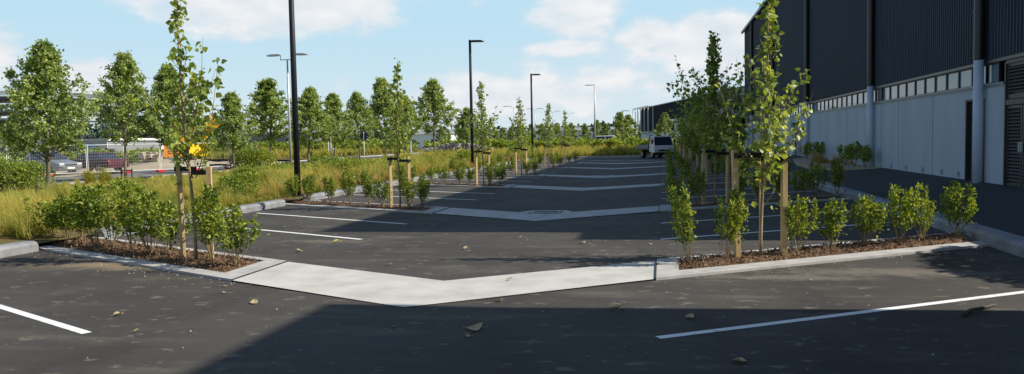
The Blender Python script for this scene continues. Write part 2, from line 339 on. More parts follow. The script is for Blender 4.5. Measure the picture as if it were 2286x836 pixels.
# footpath with kerb along the warehouse
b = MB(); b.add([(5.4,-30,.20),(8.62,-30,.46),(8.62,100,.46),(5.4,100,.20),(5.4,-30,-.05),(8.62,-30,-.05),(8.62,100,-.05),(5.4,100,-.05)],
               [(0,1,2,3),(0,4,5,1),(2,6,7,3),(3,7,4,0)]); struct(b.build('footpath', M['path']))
b = MB(); b.xprism([(5.1,-.05),(5.1,.15),(5.13,.20),(5.18,.215),(5.40,.215),(5.40,-.05)], -30, 76); struct(b.build('kerb', M['kerb_d'], smooth=False))
b = MB()
for k in range(-10, 26): b.box(5.097, 5.402, k*3+.4, k*3+.41, .0, .218)
struct(b.build('kerb_joints', M['joint']))

# left kerb, one length for each parking row
def kerb_len(y0, y1):
    pr = [(-11.08,-.05),(-11.08,.13),(-11.11,.17),(-11.16,.19),(-11.36,.19),(-11.40,.16),(-11.42,-.05)]
    b = MB(); n = len(pr); ys = [y0, y0+.06, y1-.06, y1]; ins = [.04, 0, 0, .04]
    vs = []
    for y, q in zip(ys, ins):
        for p in pr: vs.append((p[0] + (q if p[0] < -11.2 else -q), y, p[1] - (q if p[1] > 0 else 0)))
    fs = [(i*n+k, (i+1)*n+k, (i+1)*n+(k+1)%n, i*n+(k+1)%n) for i in range(3) for k in range(n)] + [tuple(range(n)), tuple(range(3*n, 4*n))[::-1]]
    b.add(vs, fs); return struct(b.build('kerb', M['kerb'], smooth=False))
prev = -28
for (vy, ly, ry) in ROWS:
    f = ly + SL*(LX+11.1)*-1*-1 if False else ly + SL*5.35
    kerb_len(prev, f - .05); prev = f + TH + .05
kerb_len(prev, 75.2)
b = MB(); b.prism([(-11.4,75.4),(5.1,75.4),(5.1,75.75),(-11.4,75.75)], -.05, .13); struct(b.build('kerb', M['edging'], bevel=.02))

rng = np.random.default_rng(5)
def bedmesh(name, poly4, z, nu, nv, amp, m, seed):
    """bilinear bed surface over 4 corners with small lumps"""
    r = np.random.default_rng(seed); u = np.linspace(0, 1, nu); v = np.linspace(0, 1, nv); U, V_ = np.meshgrid(u, v)
    p = np.array(poly4, float)
    P = ((1-U)*(1-V_))[..., None]*p[0] + (U*(1-V_))[..., None]*p[1] + (U*V_)[..., None]*p[2] + ((1-U)*V_)[..., None]*p[3]
    e = np.minimum(1, np.minimum(np.minimum(U, 1-U)*nu/4, np.minimum(V_, 1-V_)*nv/4))
    Z = z + e*(.045*np.sin(V_*PI) + r.normal(0, amp, U.shape))
    V = np.concatenate([P.reshape(-1, 2), Z.reshape(-1, 1)], 1); i = (np.arange(nu-1)[None, :] + (np.arange(nv-1)*nu)[:, None]).ravel()
    F = np.stack([i, i+1, i+nu+1, i+nu], 1)
    a = np.cross(V[F[0,1]]-V[F[0,0]], V[F[0,2]]-V[F[0,0]])[2]
    if a < 0: F = F[:, ::-1]
    return struct(npmesh(name, V, F, m))
def chips(poly4, n, seed, z=.02, smin=.02, smax=.06):
    r = np.random.default_rng(seed); p = np.array(poly4, float); U = r.random(n); V_ = r.random(n)
    P = ((1-U)*(1-V_))[:, None]*p[0] + (U*(1-V_))[:, None]*p[1] + (U*V_)[:, None]*p[2] + ((1-U)*V_)[:, None]*p[3]
    Z = z + .045*np.sin(V_*PI) + r.random(n)*.025
    C = np.column_stack([P, Z]); s = r.uniform(smin, smax, n); return leafmesh(C, s, r, OVAL, None, 1.0)
HAZ = .006
for i, (vy, ly, ry) in enumerate(ROWS):
    # left island
    def fl(x, d=0.): return ly + SL*(LX - x) + d
    def fr(x, d=0.): return ry + SR*(x - RX) + d
    h = .035
    xl = -11.45
    b = MB()
    b.prism([(LX, fl(LX)), (LX-.40, fl(LX-.40, .30)), (xl, fl(xl, .30)), (xl, fl(xl))], -.05, h)                      # front strip
    b.prism([(LX, fl(LX)), (LX+.0, fl(LX, TH)), (LX-.40, fl(LX-.40, TH-.18)), (LX-.40, fl(LX-.40, .30))], -.05, h)      # end strip
    b.prism([(LX, fl(LX, TH)), (xl, fl(xl, TH)), (xl, fl(xl, TH-.18)), (LX-.40, fl(LX-.40, TH-.18))], -.05, h)
    o = struct(b.build('concrete_edging', M['edging']))
    q = [(LX-.40, fl(LX-.40, .30)), (xl-.4, fl(xl-.4, .30)), (xl-.4, fl(xl-.4, TH-.18)), (LX-.40, fl(LX-.40, TH-.18))]
    nn_ = 90 if i == 0 else (50 if i < 3 else 20)
    bedmesh('mulch_bed', q, .0, nn_, max(6, nn_//5), .012, M['mulch'], 10+i)
    V, F = chips(q, 2600 if i == 0 else 700, 30+i); stuff(npmesh('bark_chips', V, F, M['bark']), 'loose brown bark chips over the planted bed', 'bark chips')
    b = MB()
    e = RX+.30
    b.prism([(RX, fr(RX)), (5.1, fr(5.1)), (5.1, fr(5.1, .42)), (e, fr(e, .42))], -.05, h)
    b.prism([(RX, fr(RX)), (e, fr(e, .42)), (e, fr(e, TH-.18)), (RX, fr(RX, TH))], -.05, h)
    b.prism([(RX, fr(RX, TH)), (e, fr(e, TH-.18)), (5.1, fr(5.1, TH-.18)), (5.1, fr(5.1, TH))], -.05, h)
    struct(b.build('concrete_edging', M['edging']))
    q = [(e, fr(e, .42)), (5.1, fr(5.1, .42)), (5.1, fr(5.1, TH-.18)), (e, fr(e, TH-.18))]
    bedmesh('mulch_bed', q, .0, nn_, max(6, nn_//5), .012, M['mulch'], 20+i)
    V, F = chips(q, 2600 if i == 0 else 600, 50+i); stuff(npmesh('bark_chips', V, F, M['bark']), 'loose brown bark chips over the planted bed', 'bark chips')
    # concrete strip across the aisle with its dished centre line
    z = .008
    b = MB()
    A = [(LX+.004, fl(LX)), (VX, vy), (RX-.02, fr(RX)), (RX-.02, fr(RX, 1.58)), (VX, vy+1.68), (LX+.004, fl(LX, TH))]
    b.add([(A[0][0],A[0][1],z+.012),(A[1][0],A[1][1],z),(A[2][0],A[2][1],z+.012),(A[3][0],A[3][1],z+.012),(A[4][0],A[4][1],z),(A[5][0],A[5][1],z+.012)],
          [(0,1,4,5),(1,2,3,4)])
    struct(b.build('concrete_strip', M['conc']))
    b = MB(); b.prism([(RX-.016, fr(RX)), (RX+.0, fr(RX)), (RX+.0, fr(RX, TH)), (RX-.022, fr(RX, TH))], .0, .038)
    b.prism([(LX-.004, fl(LX)), (LX+.004, fl(LX)), (LX+.004, fl(LX, TH)), (LX-.004, fl(LX, TH))], .0, .038)
    struct(b.build('expansion_joint', M['joint']))
    if i in (1, 3, 5):
        gy = vy + 2.25
        bb = MB(); bb.prism([(VX-.85, vy+1.55+.35), (VX+.75, vy+1.55+.35), (VX+.42, vy+2.62), (VX-.48, vy+2.62)], -.02, .011)
        struct(bb.build('drain_apron', M['conc']))
        g = empty('drain_grate', (VX-.05, gy-.15, .012)); tag(g, 'black iron drain grate set in the %s concrete strip from the camera' % ORD[i], 'drain grate', 'drain grates in the aisle')
        bb = MB(); bb.box(-.40, .40, -.32, .32, 0, .006); bb.build('pit', M['dark'], g)
        bb = MB()
        for k in range(9): bb.box(-.31+k*.073, -.285+k*.073, -.23, .23, .006, .014)
        bb.build('grating', M['signb'], g)
        bb = MB(); bb.box(-.36,.36,.25,.28,0,.016); bb.box(-.36,.36,-.28,-.25,0,.016); bb.box(-.36,-.33,-.25,.25,0,.016); bb.box(.33,.36,-.25,.25,0,.016); bb.build('frame', M['galv'], g)

def stripe(x0, y0, x1, y1, w, m, z=.004):
    d = Vector((x1-x0, y1-y0, 0)).normalized(); p = Vector((-d.y, d.x, 0))*w/2
    b = MB(); b.add([(x0-p.x, y0-p.y, z), (x1-p.x, y1-p.y, z), (x1+p.x, y1+p.y, z), (x0+p.x, y0+p.y, z)], [(0,1,2,3)])
    return struct(b.build('painted_line', m))
LY_ = [7.02, 4.3]; RY_ = [7.44, 4.7]
for (vy, ly, ry) in ROWS: LY_ += [ly+4.56, ly+7.3]; RY_ += [ry+4.22, ry+6.97]
for y in LY_: stripe(-5.66, y, -10.75, y+.54*5.09, .10, M['paint'])
for k, y in enumerate(RY_): stripe(-.06, y, 4.9, y+.628*4.96, .10, M['paint_worn'] if k == 0 else M['paint'])
stripe(VX, 63.2, LX, 65.3, .7, M['conc'], .006); stripe(VX, 63.2, RX, 64.7, .7, M['conc'], .006)

# ------------------------------------------------------------------ warehouse on the right
WX = 8.5; ZB, ZS, ZW, ZT = .40, 3.02, 3.63, 12.72
wh = empty('warehouse', (WX, 55, .4)); tag(wh, 'tall dark ribbed steel warehouse on a pale concrete base along the footpath', 'warehouse')
def W_(b, name, m, **k):
    o = b.build(name, m, None, **k); o.parent = wh; o.matrix_parent_inverse = Matrix.Translation((-WX, -55, -.4)); return o
Y0, Y1 = 16.8, 88.4
# ribbed cladding
b = MB(); pitch_ = .19; n = int((Y1-Y0)/pitch_); pts = []
for k in range(n):
    y = Y0 + k*pitch_; pts += [(WX, y), (WX, y+.115), (WX-.035, y+.13), (WX-.035, y+.175)]
vs = [(x, y, ZW+.02) for x, y in pts] + [(x, y, ZT-.1) for x, y in pts]; N = len(pts)
b.add(vs, [(i+1, i, N+i, N+i+1) for i in range(N-1)]); W_(b, 'cladding', M['clad'])
b = MB(); b.box(WX+.01, 40, Y0, Y1, ZW+.1, ZT-.12)
W_(b, 'upper_wall', M['clad'])
b = MB(); b.add([(WX-.25, Y0-.1, ZT), (42, Y0-.1, ZT+1.5), (42, Y1+.5, ZT+1.5), (WX-.25, Y1+.5, ZT), (WX-.25, Y0-.1, ZT-.06), (42, Y0-.1, ZT+1.3), (42, Y1+.5, ZT+1.3), (WX-.25, Y1+.5, ZT-.06)],
               [(0,1,2,3),(4,7,6,5),(0,4,5,1),(1,5,6,2),(2,6,7,3),(3,7,4,0)]); W_(b, 'roof', M['roof'])
b = MB(); b.box(WX-.32, WX-.12, Y0-.1, Y1+.5, ZT-.22, ZT-.01); W_(b, 'gutter', M['sill'])
b = MB(); b.box(WX-.06, WX+.05, Y0, Y1, ZW-.03, ZW+.05); W_(b, 'cladding_trim', M['trim'])
# concrete base wall with openings: door 23.55-25.1, louvres 20.5-22.4, gate 52.6-57.2
GX = 55.4
segs = [(15.0, 20.5, ZB-.5, ZS), (22.42, 23.7, ZB-.5, ZS), (25.1, 52.9, ZB-.5, ZS), (GX+1.8, Y1, ZB-.5, ZS), (23.7, 25.1, 2.72, ZS), (52.9, GX+1.8, 2.6, ZS)]
b = MB()
for y0, y1, z0, z1 in segs: b.box(WX, WX+.2, y0, y1, z0, z1)
b.box(WX+.02, WX+.22, 20.5, 22.42, 3.5, ZW-.03) 
W_(b, 'base_wall', M['wallc'])
for y in (17.8, 27.95, 31.7+.1, 40.3, 34.2, 46.6, 51.2, 60.2, 66, 72, 78, 84):
    b = MB(); b.box(WX-.003, WX+.05, y-.012, y+.012, ZB-.4, ZS-.051); W_(b, 'panel_joint', M['joint'])
b = MB(); b.box(WX+.5, 38, 15.2, Y1-.2, -.2, ZW+.1); W_(b, 'inner_wall', M['dark'])
b = MB(); b.box(WX-.05, WX+.2, 15.0, 20.5, ZS, ZS+.05); b.box(WX-.05, WX+.2, 22.42, Y1, ZS, ZS+.05); b.box(WX-.02, WX+.2, 22.42, Y1, ZS-.05, ZS-.002); W_(b, 'sill', M['sill'])
# window strip between the columns
COLS = [23.7, 35.2, 50.2, 65.2, 80.2]
bays = [(22.9, 23.7), (23.7, 35.2), (35.2, 50.2), (50.2, 65.2), (65.2, 80.2), (80.2, Y1)]
for (y0, y1) in bays:
    wf = MB(); n = max(1, round((y1-y0)/1.08)); stp = (y1-y0)/n
    for k in range(n+1): yy = y0 + k*stp; wf.box(WX+.02, WX+.10, yy-.035, yy+.035, ZS+.05, ZW-.03)
    wf.box(WX+.02, WX+.10, y0, y1, ZS+.051, ZS+.08); wf.box(WX+.02, WX+.10, y0, y1, ZW-.06, ZW-.031)
    f = W_(wf, 'window', M['trim'])
    g = MB(); g.box(WX+.055, WX+.07, y0+.04, y1-.04, ZS+.08, ZW-.06); p = g.build('pane', M['glass']); p.parent = f
b = MB(); b.box(WX+.0, WX+.12, 34.15, 34.75, ZS+.05, ZW-.03); W_(b, 'vent_panel', M['trim'])
# round downpipes, pale below and black above
for y in COLS + [17.6]:
    b = MB(); b.cyl((WX-.17, y, (ZB-.3+3.72)/2), (0,0,1), .125, 3.72-ZB+.3, 20); lo_ = W_(b, 'downpipe', M['pipe'], smooth=True)
    b = MB(); b.cyl((WX-.17, y, (3.74+ZT-.2)/2), (0,0,1), .13, ZT-.2-3.74, 20)
    for zz in (5, 7, 9, 11): b.cyl((WX-.17, y, zz), (0,0,1), .145, .06, 20)
    b.box(WX-.06, WX-.04, y-.22, y+.22, 3.66, ZT-.2)
    up_ = b.build('upper_pipe', M['trim']); up_.parent = lo_
# brick vents
b = MB()
for y in (32.66, 30.77, 28.91, 27.06, 25.6): 
    vb = MB(); vb.box(WX-.004, WX+.05, y-.12, y+.12, .50, .66); W_(vb, 'vent_block', M['brickv'])
# personnel door, recessed
b = MB(); b.box(WX+.10, WX+.15, 23.78, 25.02, .42, 2.66); d = W_(b, 'door', M['door'])
b = MB(); b.box(WX-.01, WX+.18, 25.02, 25.10, .4, 2.72); b.box(WX-.01, WX+.18, 23.70, 23.78, .4, 2.72); b.box(WX-.01, WX+.18, 23.78, 25.02, 2.66, 2.72); b.build('frame', M['door']).parent = d
b = MB(); b.box(WX+.06, WX+.10, 23.9, 23.94, 1.35, 1.55); b.box(WX+.05, WX+.07, 23.9, 24.05, 1.44, 1.46); b.build('handle', M['galv']).parent = d
b = MB(); b.box(WX+.092, WX+.10, 24.07, 24.09, .45, 2.64); b.build('leaf_seam', M['joint']).parent = d
b = MB(); b.box(WX-.03, WX+.18, 23.7, 25.1, .40, .425); b.build('threshold', M['galv']).parent = d
# louvre doors with louvre panel above
for nm, z0, z1, y0, y1, par in (('louvre_door', .42, 2.45, 21.48, 22.36, 1), ('louvre_door', .42, 2.45, 20.56, 21.44, 1), ('louvre_panel', 2.62, 3.50, 20.56, 22.36, 0)):
    b = MB(); w = .07
    b.box(WX+.03, WX+.09, y0, y0+w, z0, z1); b.box(WX+.03, WX+.09, y1-w, y1, z0, z1); b.box(WX+.03, WX+.09, y0+w, y1-w, z0, z0+w*1.6); b.box(WX+.03, WX+.09, y0+w, y1-w, z1-w, z1)
    b.box(WX+.10, WX+.12, y0, y1, z0, z1)
    L = W_(b, nm, M['louvre'])
    s_ = MB(); z = z0 + .16
    while z < z1-.1: s_.add([(WX+.02, y0+w, z), (WX+.02, y1-w, z), (WX+.09, y1-w, z+.075), (WX+.09, y0+w, z+.075), (WX+.02, y0+w, z+.008), (WX+.02, y1-w, z+.008), (WX+.09, y1-w, z+.083), (WX+.09, y0+w, z+.083)], [(0,1,2,3),(4,7,6,5),(0,4,5,1),(3,2,6,7)]); z += .085
    s_.build('slats', M['louvre']).parent = L
    if par:
        s_ = MB(); s_.box(WX-.03, WX+.02, 21.5 if y0 > 21 else 21.38, 21.54 if y0 > 21 else 21.42, 1.3, 1.55); s_.build('handle', M['galv']).parent = L
b = MB(); b.box(WX-.015, WX+.15, 22.36, 22.42, .4, 3.55); b.box(WX-.015, WX+.15, 20.5, 20.56, .4, 3.55); b.box(WX-.01, WX+.15, 20.56, 22.36, 2.47, 2.60); b.box(WX-.01, WX+.15, 20.56, 22.36, 3.50, 3.58); W_(b, 'louvre_frame', M['louvre'])
# barred gate in an entrance recess
b = MB(); b.box(WX+.25, WX+.30, 52.9, GX+1.8, .3, 2.6); W_(b, 'entrance_wall', M['sill'])
b = MB()
for k in range(5): y = 53.0 + k*.62; b.box(WX+.10, WX+.14, y, y+.05, .45, 2.1)
for k in range(7): z = .45 + k*.27; b.box(WX+.10, WX+.14, 53.0, 55.53, z, z+.04)
W_(b, 'barred_gate', M['galv'])
b = MB(); b.box(WX-.02, WX+.2, GX+1.3, GX+1.8, .3, 2.2); W_(b, 'gate_post', M['whitewall'])
# lower link block and far end
b = MB(); b.box(WX+.01, 20, 15.25, Y0-.01, ZS+.06, 8.4); W_(b, 'low_block', M['clad'])
b = MB(); b.box(WX+.01, WX+.25, 9.6, 13.9, -.1, 2.85); b.box(WX+.01, WX+.25, 13.9, 15.24, -.1, 3.05); W_(b, 'added_shade_wall', M['wallc'])  # unseen wall added to keep sun off the near footpath and kerb
# neighbouring shed behind the camera on the same side (casts the near shadow)
o = empty('storage_shed', (20, -10, 0)); tag(o, 'dark steel shed beside the near end of the footpath, just out of sight', 'shed')
b = MB(); b.box(-11.5, 12, -22, 19.3, -.1, 9.8); b.build('wall', M['clad'], o)
b = MB(); b.box(-11.7, 12, -22.2, 19.4, 9.8, 10.1); b.build('roof', M['roof'], o)

# ------------------------------------------------------------------ planting generators
def add_shrub(seed, h=.88, w=.26, leaves=520, size=.052, m=None, name='shrub'):
    r = np.random.default_rng(seed); root = empty(name)
    st = MB(); P = []; O = []
    ns = 9
    for k in range(ns):
        a = 2*PI*k/ns + r.uniform(-.4, .4); rr = w*r.uniform(.25, 1.0); top = h*r.uniform(.72, 1.05)
        bx = Vector((r.normal(0, .012), r.normal(0, .012), -.02)); p1 = Vector((rr*.55*math.cos(a), rr*.55*math.sin(a), h*.28)); p2 = Vector((rr*math.cos(a), rr*math.sin(a), top*.65)); p3 = Vector((rr*1.02*math.cos(a)+r.normal(0,.02), rr*1.02*math.sin(a), top))
        st.tube([bx, p1, p2, p3], [.007, .0055, .004, .002], 4)
        m_ = leaves//ns
        for j in range(m_):
            t = r.uniform(.0, 1)**.85; 
            if t < .45: q = p1.lerp(p2, t/.45)
            else: q = p2.lerp(p3, (t-.45)/.55)
            sp_ = .055*(1.15-.6*t); d = Vector((r.normal(), r.normal(), r.normal(0, .7)+.25)).normalized()
            P.append(q + d*abs(r.normal(0, sp_))); O.append(d + Vector((0,0,.6)))
    st.build('stem', M['twig'], root)
    P = np.array(P); O = np.array(O); keep = P[:, 2] > .10; P = P[keep]; O = O[keep]
    foliage('foliage', P, r.uniform(size*.7, size*1.25, len(P)), r, m or M['leaf_shrub'], root, OVAL*np.array([1.25,1,1]), O, .3)
    return root
shr = [add_shrub(100+k, h=[.88,.84,.95,.8,.9,.86][k], w=[.24,.28,.2,.3,.24,.22][k], leaves=950) for k in range(6)]
low = [add_shrub(120+k, h=.82, w=.25, leaves=430, size=.072) for k in range(3)]
used = set()
def place(protos, k, loc, rz, sc, label, cat, group):
    src = protos[k % len(protos)]
    if src.name not in used: used.add(src.name); o = src
    else: o = copy_tree(src)
    o.location = loc; o.rotation_euler = (rr_.gauss(0, .05), rr_.gauss(0, .05), rz); q_ = rr_.uniform(.86, 1.08); o.scale = (sc[0]*rr_.uniform(.85, 1.12), sc[0]*q_, sc[1]*rr_.uniform(.92, 1.14)); tag(o, label, cat, group); return o
rr_ = random.Random(4)
SX1 = [-11.95,-11.4,-10.75,-10.3,-9.75,-9.1,-8.55,-8.05,-6.95,-6.3]
SX2 = [-11.34,-10.7,-9.75,-9.0,-8.25,-7.75,-6.85,-6.4]
SXR = [.36,.88,1.99,2.55,3.16,3.74,4.2,4.86]
side_words = ['nearest', 'second nearest', 'third nearest', 'fourth nearest', 'fifth nearest', 'farthest']
for i, (vy, ly, ry) in enumerate(ROWS):
    xs = (SX1 if i == 0 else SX2)
    for k, x in enumerate(xs):
        y = ly + SL*(LX-x) + .86 + rr_.uniform(-.08, .08); s = rr_.uniform(.88, 1.08) if i else rr_.uniform(1.02, 1.2)
        wide = rr_.uniform(1.15, 1.4) if i == 0 else rr_.uniform(.9, 1.15)
        n_ = len(xs)-1-k
        place(shr if i < 2 else low, rr_.randrange(6), (x, y, .03), rr_.uniform(0, 6.28), (wide, s), 'upright green shrub, %s from the aisle in the %s bed left of it' % (ORD[n_], side_words[i]), 'shrub', 'shrubs in the beds left of the aisle')
    for k, x in enumerate(SXR):
        y = ry + SR*(x-RX) + .88 + rr_.uniform(-.06, .06); s = rr_.uniform(.9, 1.1)
        place(shr if i < 2 else low, rr_.randrange(6), (x, y, .03), rr_.uniform(0, 6.28), (rr_.uniform(.85, 1.1), s), 'upright green shrub, %s from the aisle in the %s bed right of it' % (ORD[k], side_words[i]), 'shrub', 'shrubs in the beds right of the aisle')

# ------------------------------------------------------------------ staked saplings
def sapling(seed, h, crown_bot, wmax, nb, leaf, dens, big=True, side=None, lean=0., m=None, spire=.66):
    r = np.random.default_rng(seed); root = empty('staked_tree')
    tr = MB(); pts = []; rad = []
    for k in range(11):
        t = k/10; pts.append((lean*t + .02*math.sin(t*7+seed), .02*math.cos(t*6+seed) - .02, -.03 + t*h)); rad.append(.024*(1-t)**.8 + .004)
    tr.tube(pts, rad, 8); tr.build('trunk', M['trunk'], root, smooth=True)
    bm_ = MB(); P = []; O = []; S_ = []
    def along(p0, p1, p2, n):
        for j in range(n):
            t = r.uniform(.12, 1.0); q = p0.lerp(p1, t*2) if t < .5 else p1.lerp(p2, t*2-1)
            d = Vector((r.normal(), r.normal(), r.normal()*.6)).normalized(); P.append(q + d*r.uniform(.02, .11)); O.append(d*.8 + Vector((0, 0, -.55))); S_.append(r.uniform(.45, 1.2)*leaf)
    for k in range(nb):
        t = (k+r.random())/nb; z = crown_bot + (h-crown_bot)*(t**1.25)*.93; prof = float(np.interp(t, [0, .15, .4, spire, 1], [.7, 1, .75, .26, .10]))
        a = r.uniform(0, 2*PI); L_ = max(.08, wmax*prof*r.uniform(.45, 1.1)*1.3)
        p0 = Vector((lean*z/h, 0, z)); out = Vector((math.cos(a), math.sin(a), 0)); up_k = r.uniform(.8, 1.6)
        p1 = p0 + out*L_*.6 + Vector((0,0,L_*.45*up_k)); p2 = p0 + out*L_*.95 + Vector((0,0,L_*1.15*up_k)); p2.z = min(p2.z, h*.99)
        bm_.tube([p0, p1, p2], [.008, .005, .002], 4); along(p0, p1, p2, int(dens*(.35+L_*1.7)))
    for s_ in (side or []):
        p0, p1, p2, n = Vector(s_[0]), Vector(s_[1]), Vector(s_[2]), s_[3]; bm_.tube([p0, p1, p2], [.010, .006, .002], 5); along(p0, p1, p2, n)
    top = int(dens*2.2) if dens < 20 else 16
    for j in range(top):
        t = r.random()**.8; z = h*(.6 + .40*t); d = Vector((r.normal(), r.normal(), r.normal()*.4)).normalized(); P.append(Vector((lean*z/h, 0, z)) + d*r.uniform(.02, .16*(1.3-t))); O.append(d + Vector((0,0,-.3))); S_.append(r.uniform(.6, 1.15)*leaf)
    bm_.build('branches', M['twig'], root)
    foliage('foliage', P, np.array(S_), r, m or M['leaf_sap'], root, LEAF, np.array(O), .1)
    return root
def stakes(x, y, i, side, h=1.55, gap=.36, band=True, dirv=(.86, .5)):
    for s_ in (-1, 1):
        px, py = x + s_*gap*dirv[0], y + s_*gap*dirv[1]
        b = MB(); b.box(-.04, .04, -.04, .04, -.25, h*rr_.uniform(.97, 1.02)); o = b.build('tree_stake', M['stake'], bevel=.005)
        o.location = (px, py, 0); o.rotation_euler = (R(rr_.uniform(-1.5, 1.5)), R(rr_.uniform(-1.5, 1.5)), R(28)+rr_.uniform(-.3, .3))
        tag(o, 'pine stake %s of the sapling in the %s bed %s of the aisle' % (('left' if s_ < 0 else 'right'), side_words[i], side), 'stake', 'pine stakes tied to the saplings')
        # webbing tie from the stake to the trunk
        t = MB(); zt = h-.10-.03*s_; N_ = 8; vs = []
        d = Vector((-s_*gap*dirv[0], -s_*gap*dirv[1], 0)); L_ = d.length; dn = d.normalized(); nrm = Vector((-dn.y, dn.x, 0))
        for off in (.036, .030):
            pass
        ring = [(-.062, -.052), (L_+.03, -.036), (L_+.03, .036), (-.062, .052)]
        for k in range(4):
            a = ring[k]; c = ring[(k+1) % 4]
            p0 = dn*a[0] + nrm*a[1]; p1 = dn*c[0] + nrm*c[1]; q = (p1-p0).normalized(); nn2 = Vector((q.y, -q.x, 0))*.004
            sg = -.012 if k in (0, 2) else 0
            vs = [p0, p1, p1+nn2, p0+nn2]
            t.add([(v.x, v.y, zt-.036) for v in vs] + [(v.x, v.y, zt+.036) for v in vs], [(0,3,2,1),(4,5,6,7),(0,1,5,4),(1,2,6,5),(2,3,7,6),(3,0,4,7)])
        w_ = t.build('webbing_tie', M['webbing'], o); w_.matrix_parent_inverse = o.matrix_basis.inverted() @ Matrix.Translation((px, py, 0))
LH = [4.45, 4.12, 4.2, 4.05, 4.1, 3.95]
s1 = sapling(201, 4.45, 1.5, .50, 40, .115, 13, side=[((.05,0,1.3), (.30,.05,2.0), (.48,.08,3.2), 46), ((.02,0,2.0), (.2,0,2.7), (.26,.02,3.5), 20), ((0,0,.55),(-.2,.05,.9),(-.28,.05,1.35),8), ((0,0,1.3),(-.22,0,1.8),(-.38,0,2.4),30)], lean=-.16)
s2 = sapling(202, 4.1, 1.35, .55, 52, .10, 14, lean=.03)
s3 = sapling(203, 4.15, 1.3, .62, 62, .10, 15)
sR = sapling(205, 4.05, .95, .62, 54, .095, 15, lean=.12, side=[((.05,0,1.6), (.35,0,2.1), (.62,.0,2.75), 60), ((.02,0,1.5),(-.2,0,2.0),(-.35,0,2.95),9), ((.03,0,.75),(.2,0,1.0),(.16,0,1.3),2), ((.0,0,.75),(-.12,0,1.0),(-.16,0,1.2),2), ((.05,0,1.2),(.2,.02,1.9),(.42,.02,2.4),36)])
sR2 = sapling(206, 4.55, 1.35, 1.0, 95, .10, 22, lean=-.02, spire=.56)
def far_copy(src): return src if src.name not in used and not used.add(src.name) else copy_tree(src)
for i, (vy, ly, ry) in enumerate(ROWS):
    x = -7.32 if i == 0 else -7.15; y = ly + SL*(LX-x) + .86
    o = far_copy([s1, s2, s3, s2, s3, s2][i]); o.location = (x, y, .03); o.rotation_euler = (0, 0, [0, 0, .8, 2.1, 3.0, 4.0][i]); hs = LH[i]/[4.45,4.1,4.15,4.1,4.15,4.1][i]; o.scale = (1+.12*(i > 1), 1+.12*(i > 1), hs)
    tag(o, ['young poplar with large leaves and yellowing patches in the nearest bed left of the aisle', 'thin young poplar between pine stakes in the second nearest bed left of the aisle', 'narrow young poplar in the third nearest bed left of the aisle', 'narrow young poplar in the fourth nearest bed left of the aisle', 'small young poplar in the fifth nearest bed left of the aisle', 'small young poplar in the farthest bed left of the aisle'][i], 'tree', 'staked saplings in the beds left of the aisle')
    stakes(x, y + .02, i, 'left', 1.55 if i == 0 else 1.45, .27 if i == 0 else .30, dirv=(.95, -.1 if i == 0 else -.3))
    x = 1.42 if i == 0 else 1.35; y = ry + SR*(x-RX) + .9
    o = far_copy([sR, sR2, sR2, s3, s2, s3][i]); o.location = (x, y, .03); o.rotation_euler = (0, 0, [0, 0, 1.9, 1.3, .6, 2.6][i])
    if i > 1: o.scale = (1.15, 1.15, .78)
    tag(o, ['sunlit young poplar with an arching right branch, in the nearest bed right of the aisle', 'shaded bushy young poplar with a bare spire in the second nearest bed right of the aisle'.replace(' young', ''), 'shaded bushy poplar in the third nearest bed right of the aisle', 'shaded young poplar in the fourth nearest bed right of the aisle', 'shaded young poplar in the fifth nearest bed right of the aisle', 'shaded young poplar in the farthest bed right of the aisle'][i], 'tree', 'staked saplings in the beds right of the aisle')
    stakes(x, y + .02, i, 'right', 1.62 if i == 0 else 1.5, .40 if i == 0 else .36, dirv=(.88, .45))
# bamboo-like second stem tied against the right sapling and yellow leaves on the left one
b = MB(); b.tube([(1.39, ROWS[0][2]+SR*1.52+.86, .0), (1.405, ROWS[0][2]+SR*1.52+.88, 1.6), (1.43, ROWS[0][2]+SR*1.52+.89, 2.3)], [.011, .010, .009], 6)
o = b.build('trunk_support', M['stake'], sR); o.matrix_parent_inverse = Matrix.Translation((-1.42, -(ROWS[0][2]+SR*1.52+.9), -.03))
r = np.random.default_rng(77); P = []; S_ = []
for k in range(50): t = r.random(); P.append((.10+.28*t + r.normal(0, .022), r.normal(0, .03)-.03, 1.62 + .62*t)); S_.append(r.uniform(.035, .065))
for k in range(5): P.append((-.06 + r.normal(0, .075), -.06+r.normal(0, .05), 1.90 + r.normal(0, .05))); S_.append(r.uniform(.05, .08))
for k in range(2): P.append((.42+.05*k, -.05, 2.12-.03*k)); S_.append(.10)
foliage('yellow_leaves', P, np.array(S_), r, M['leaf_yellow'], s1, LEAF, None, .1)

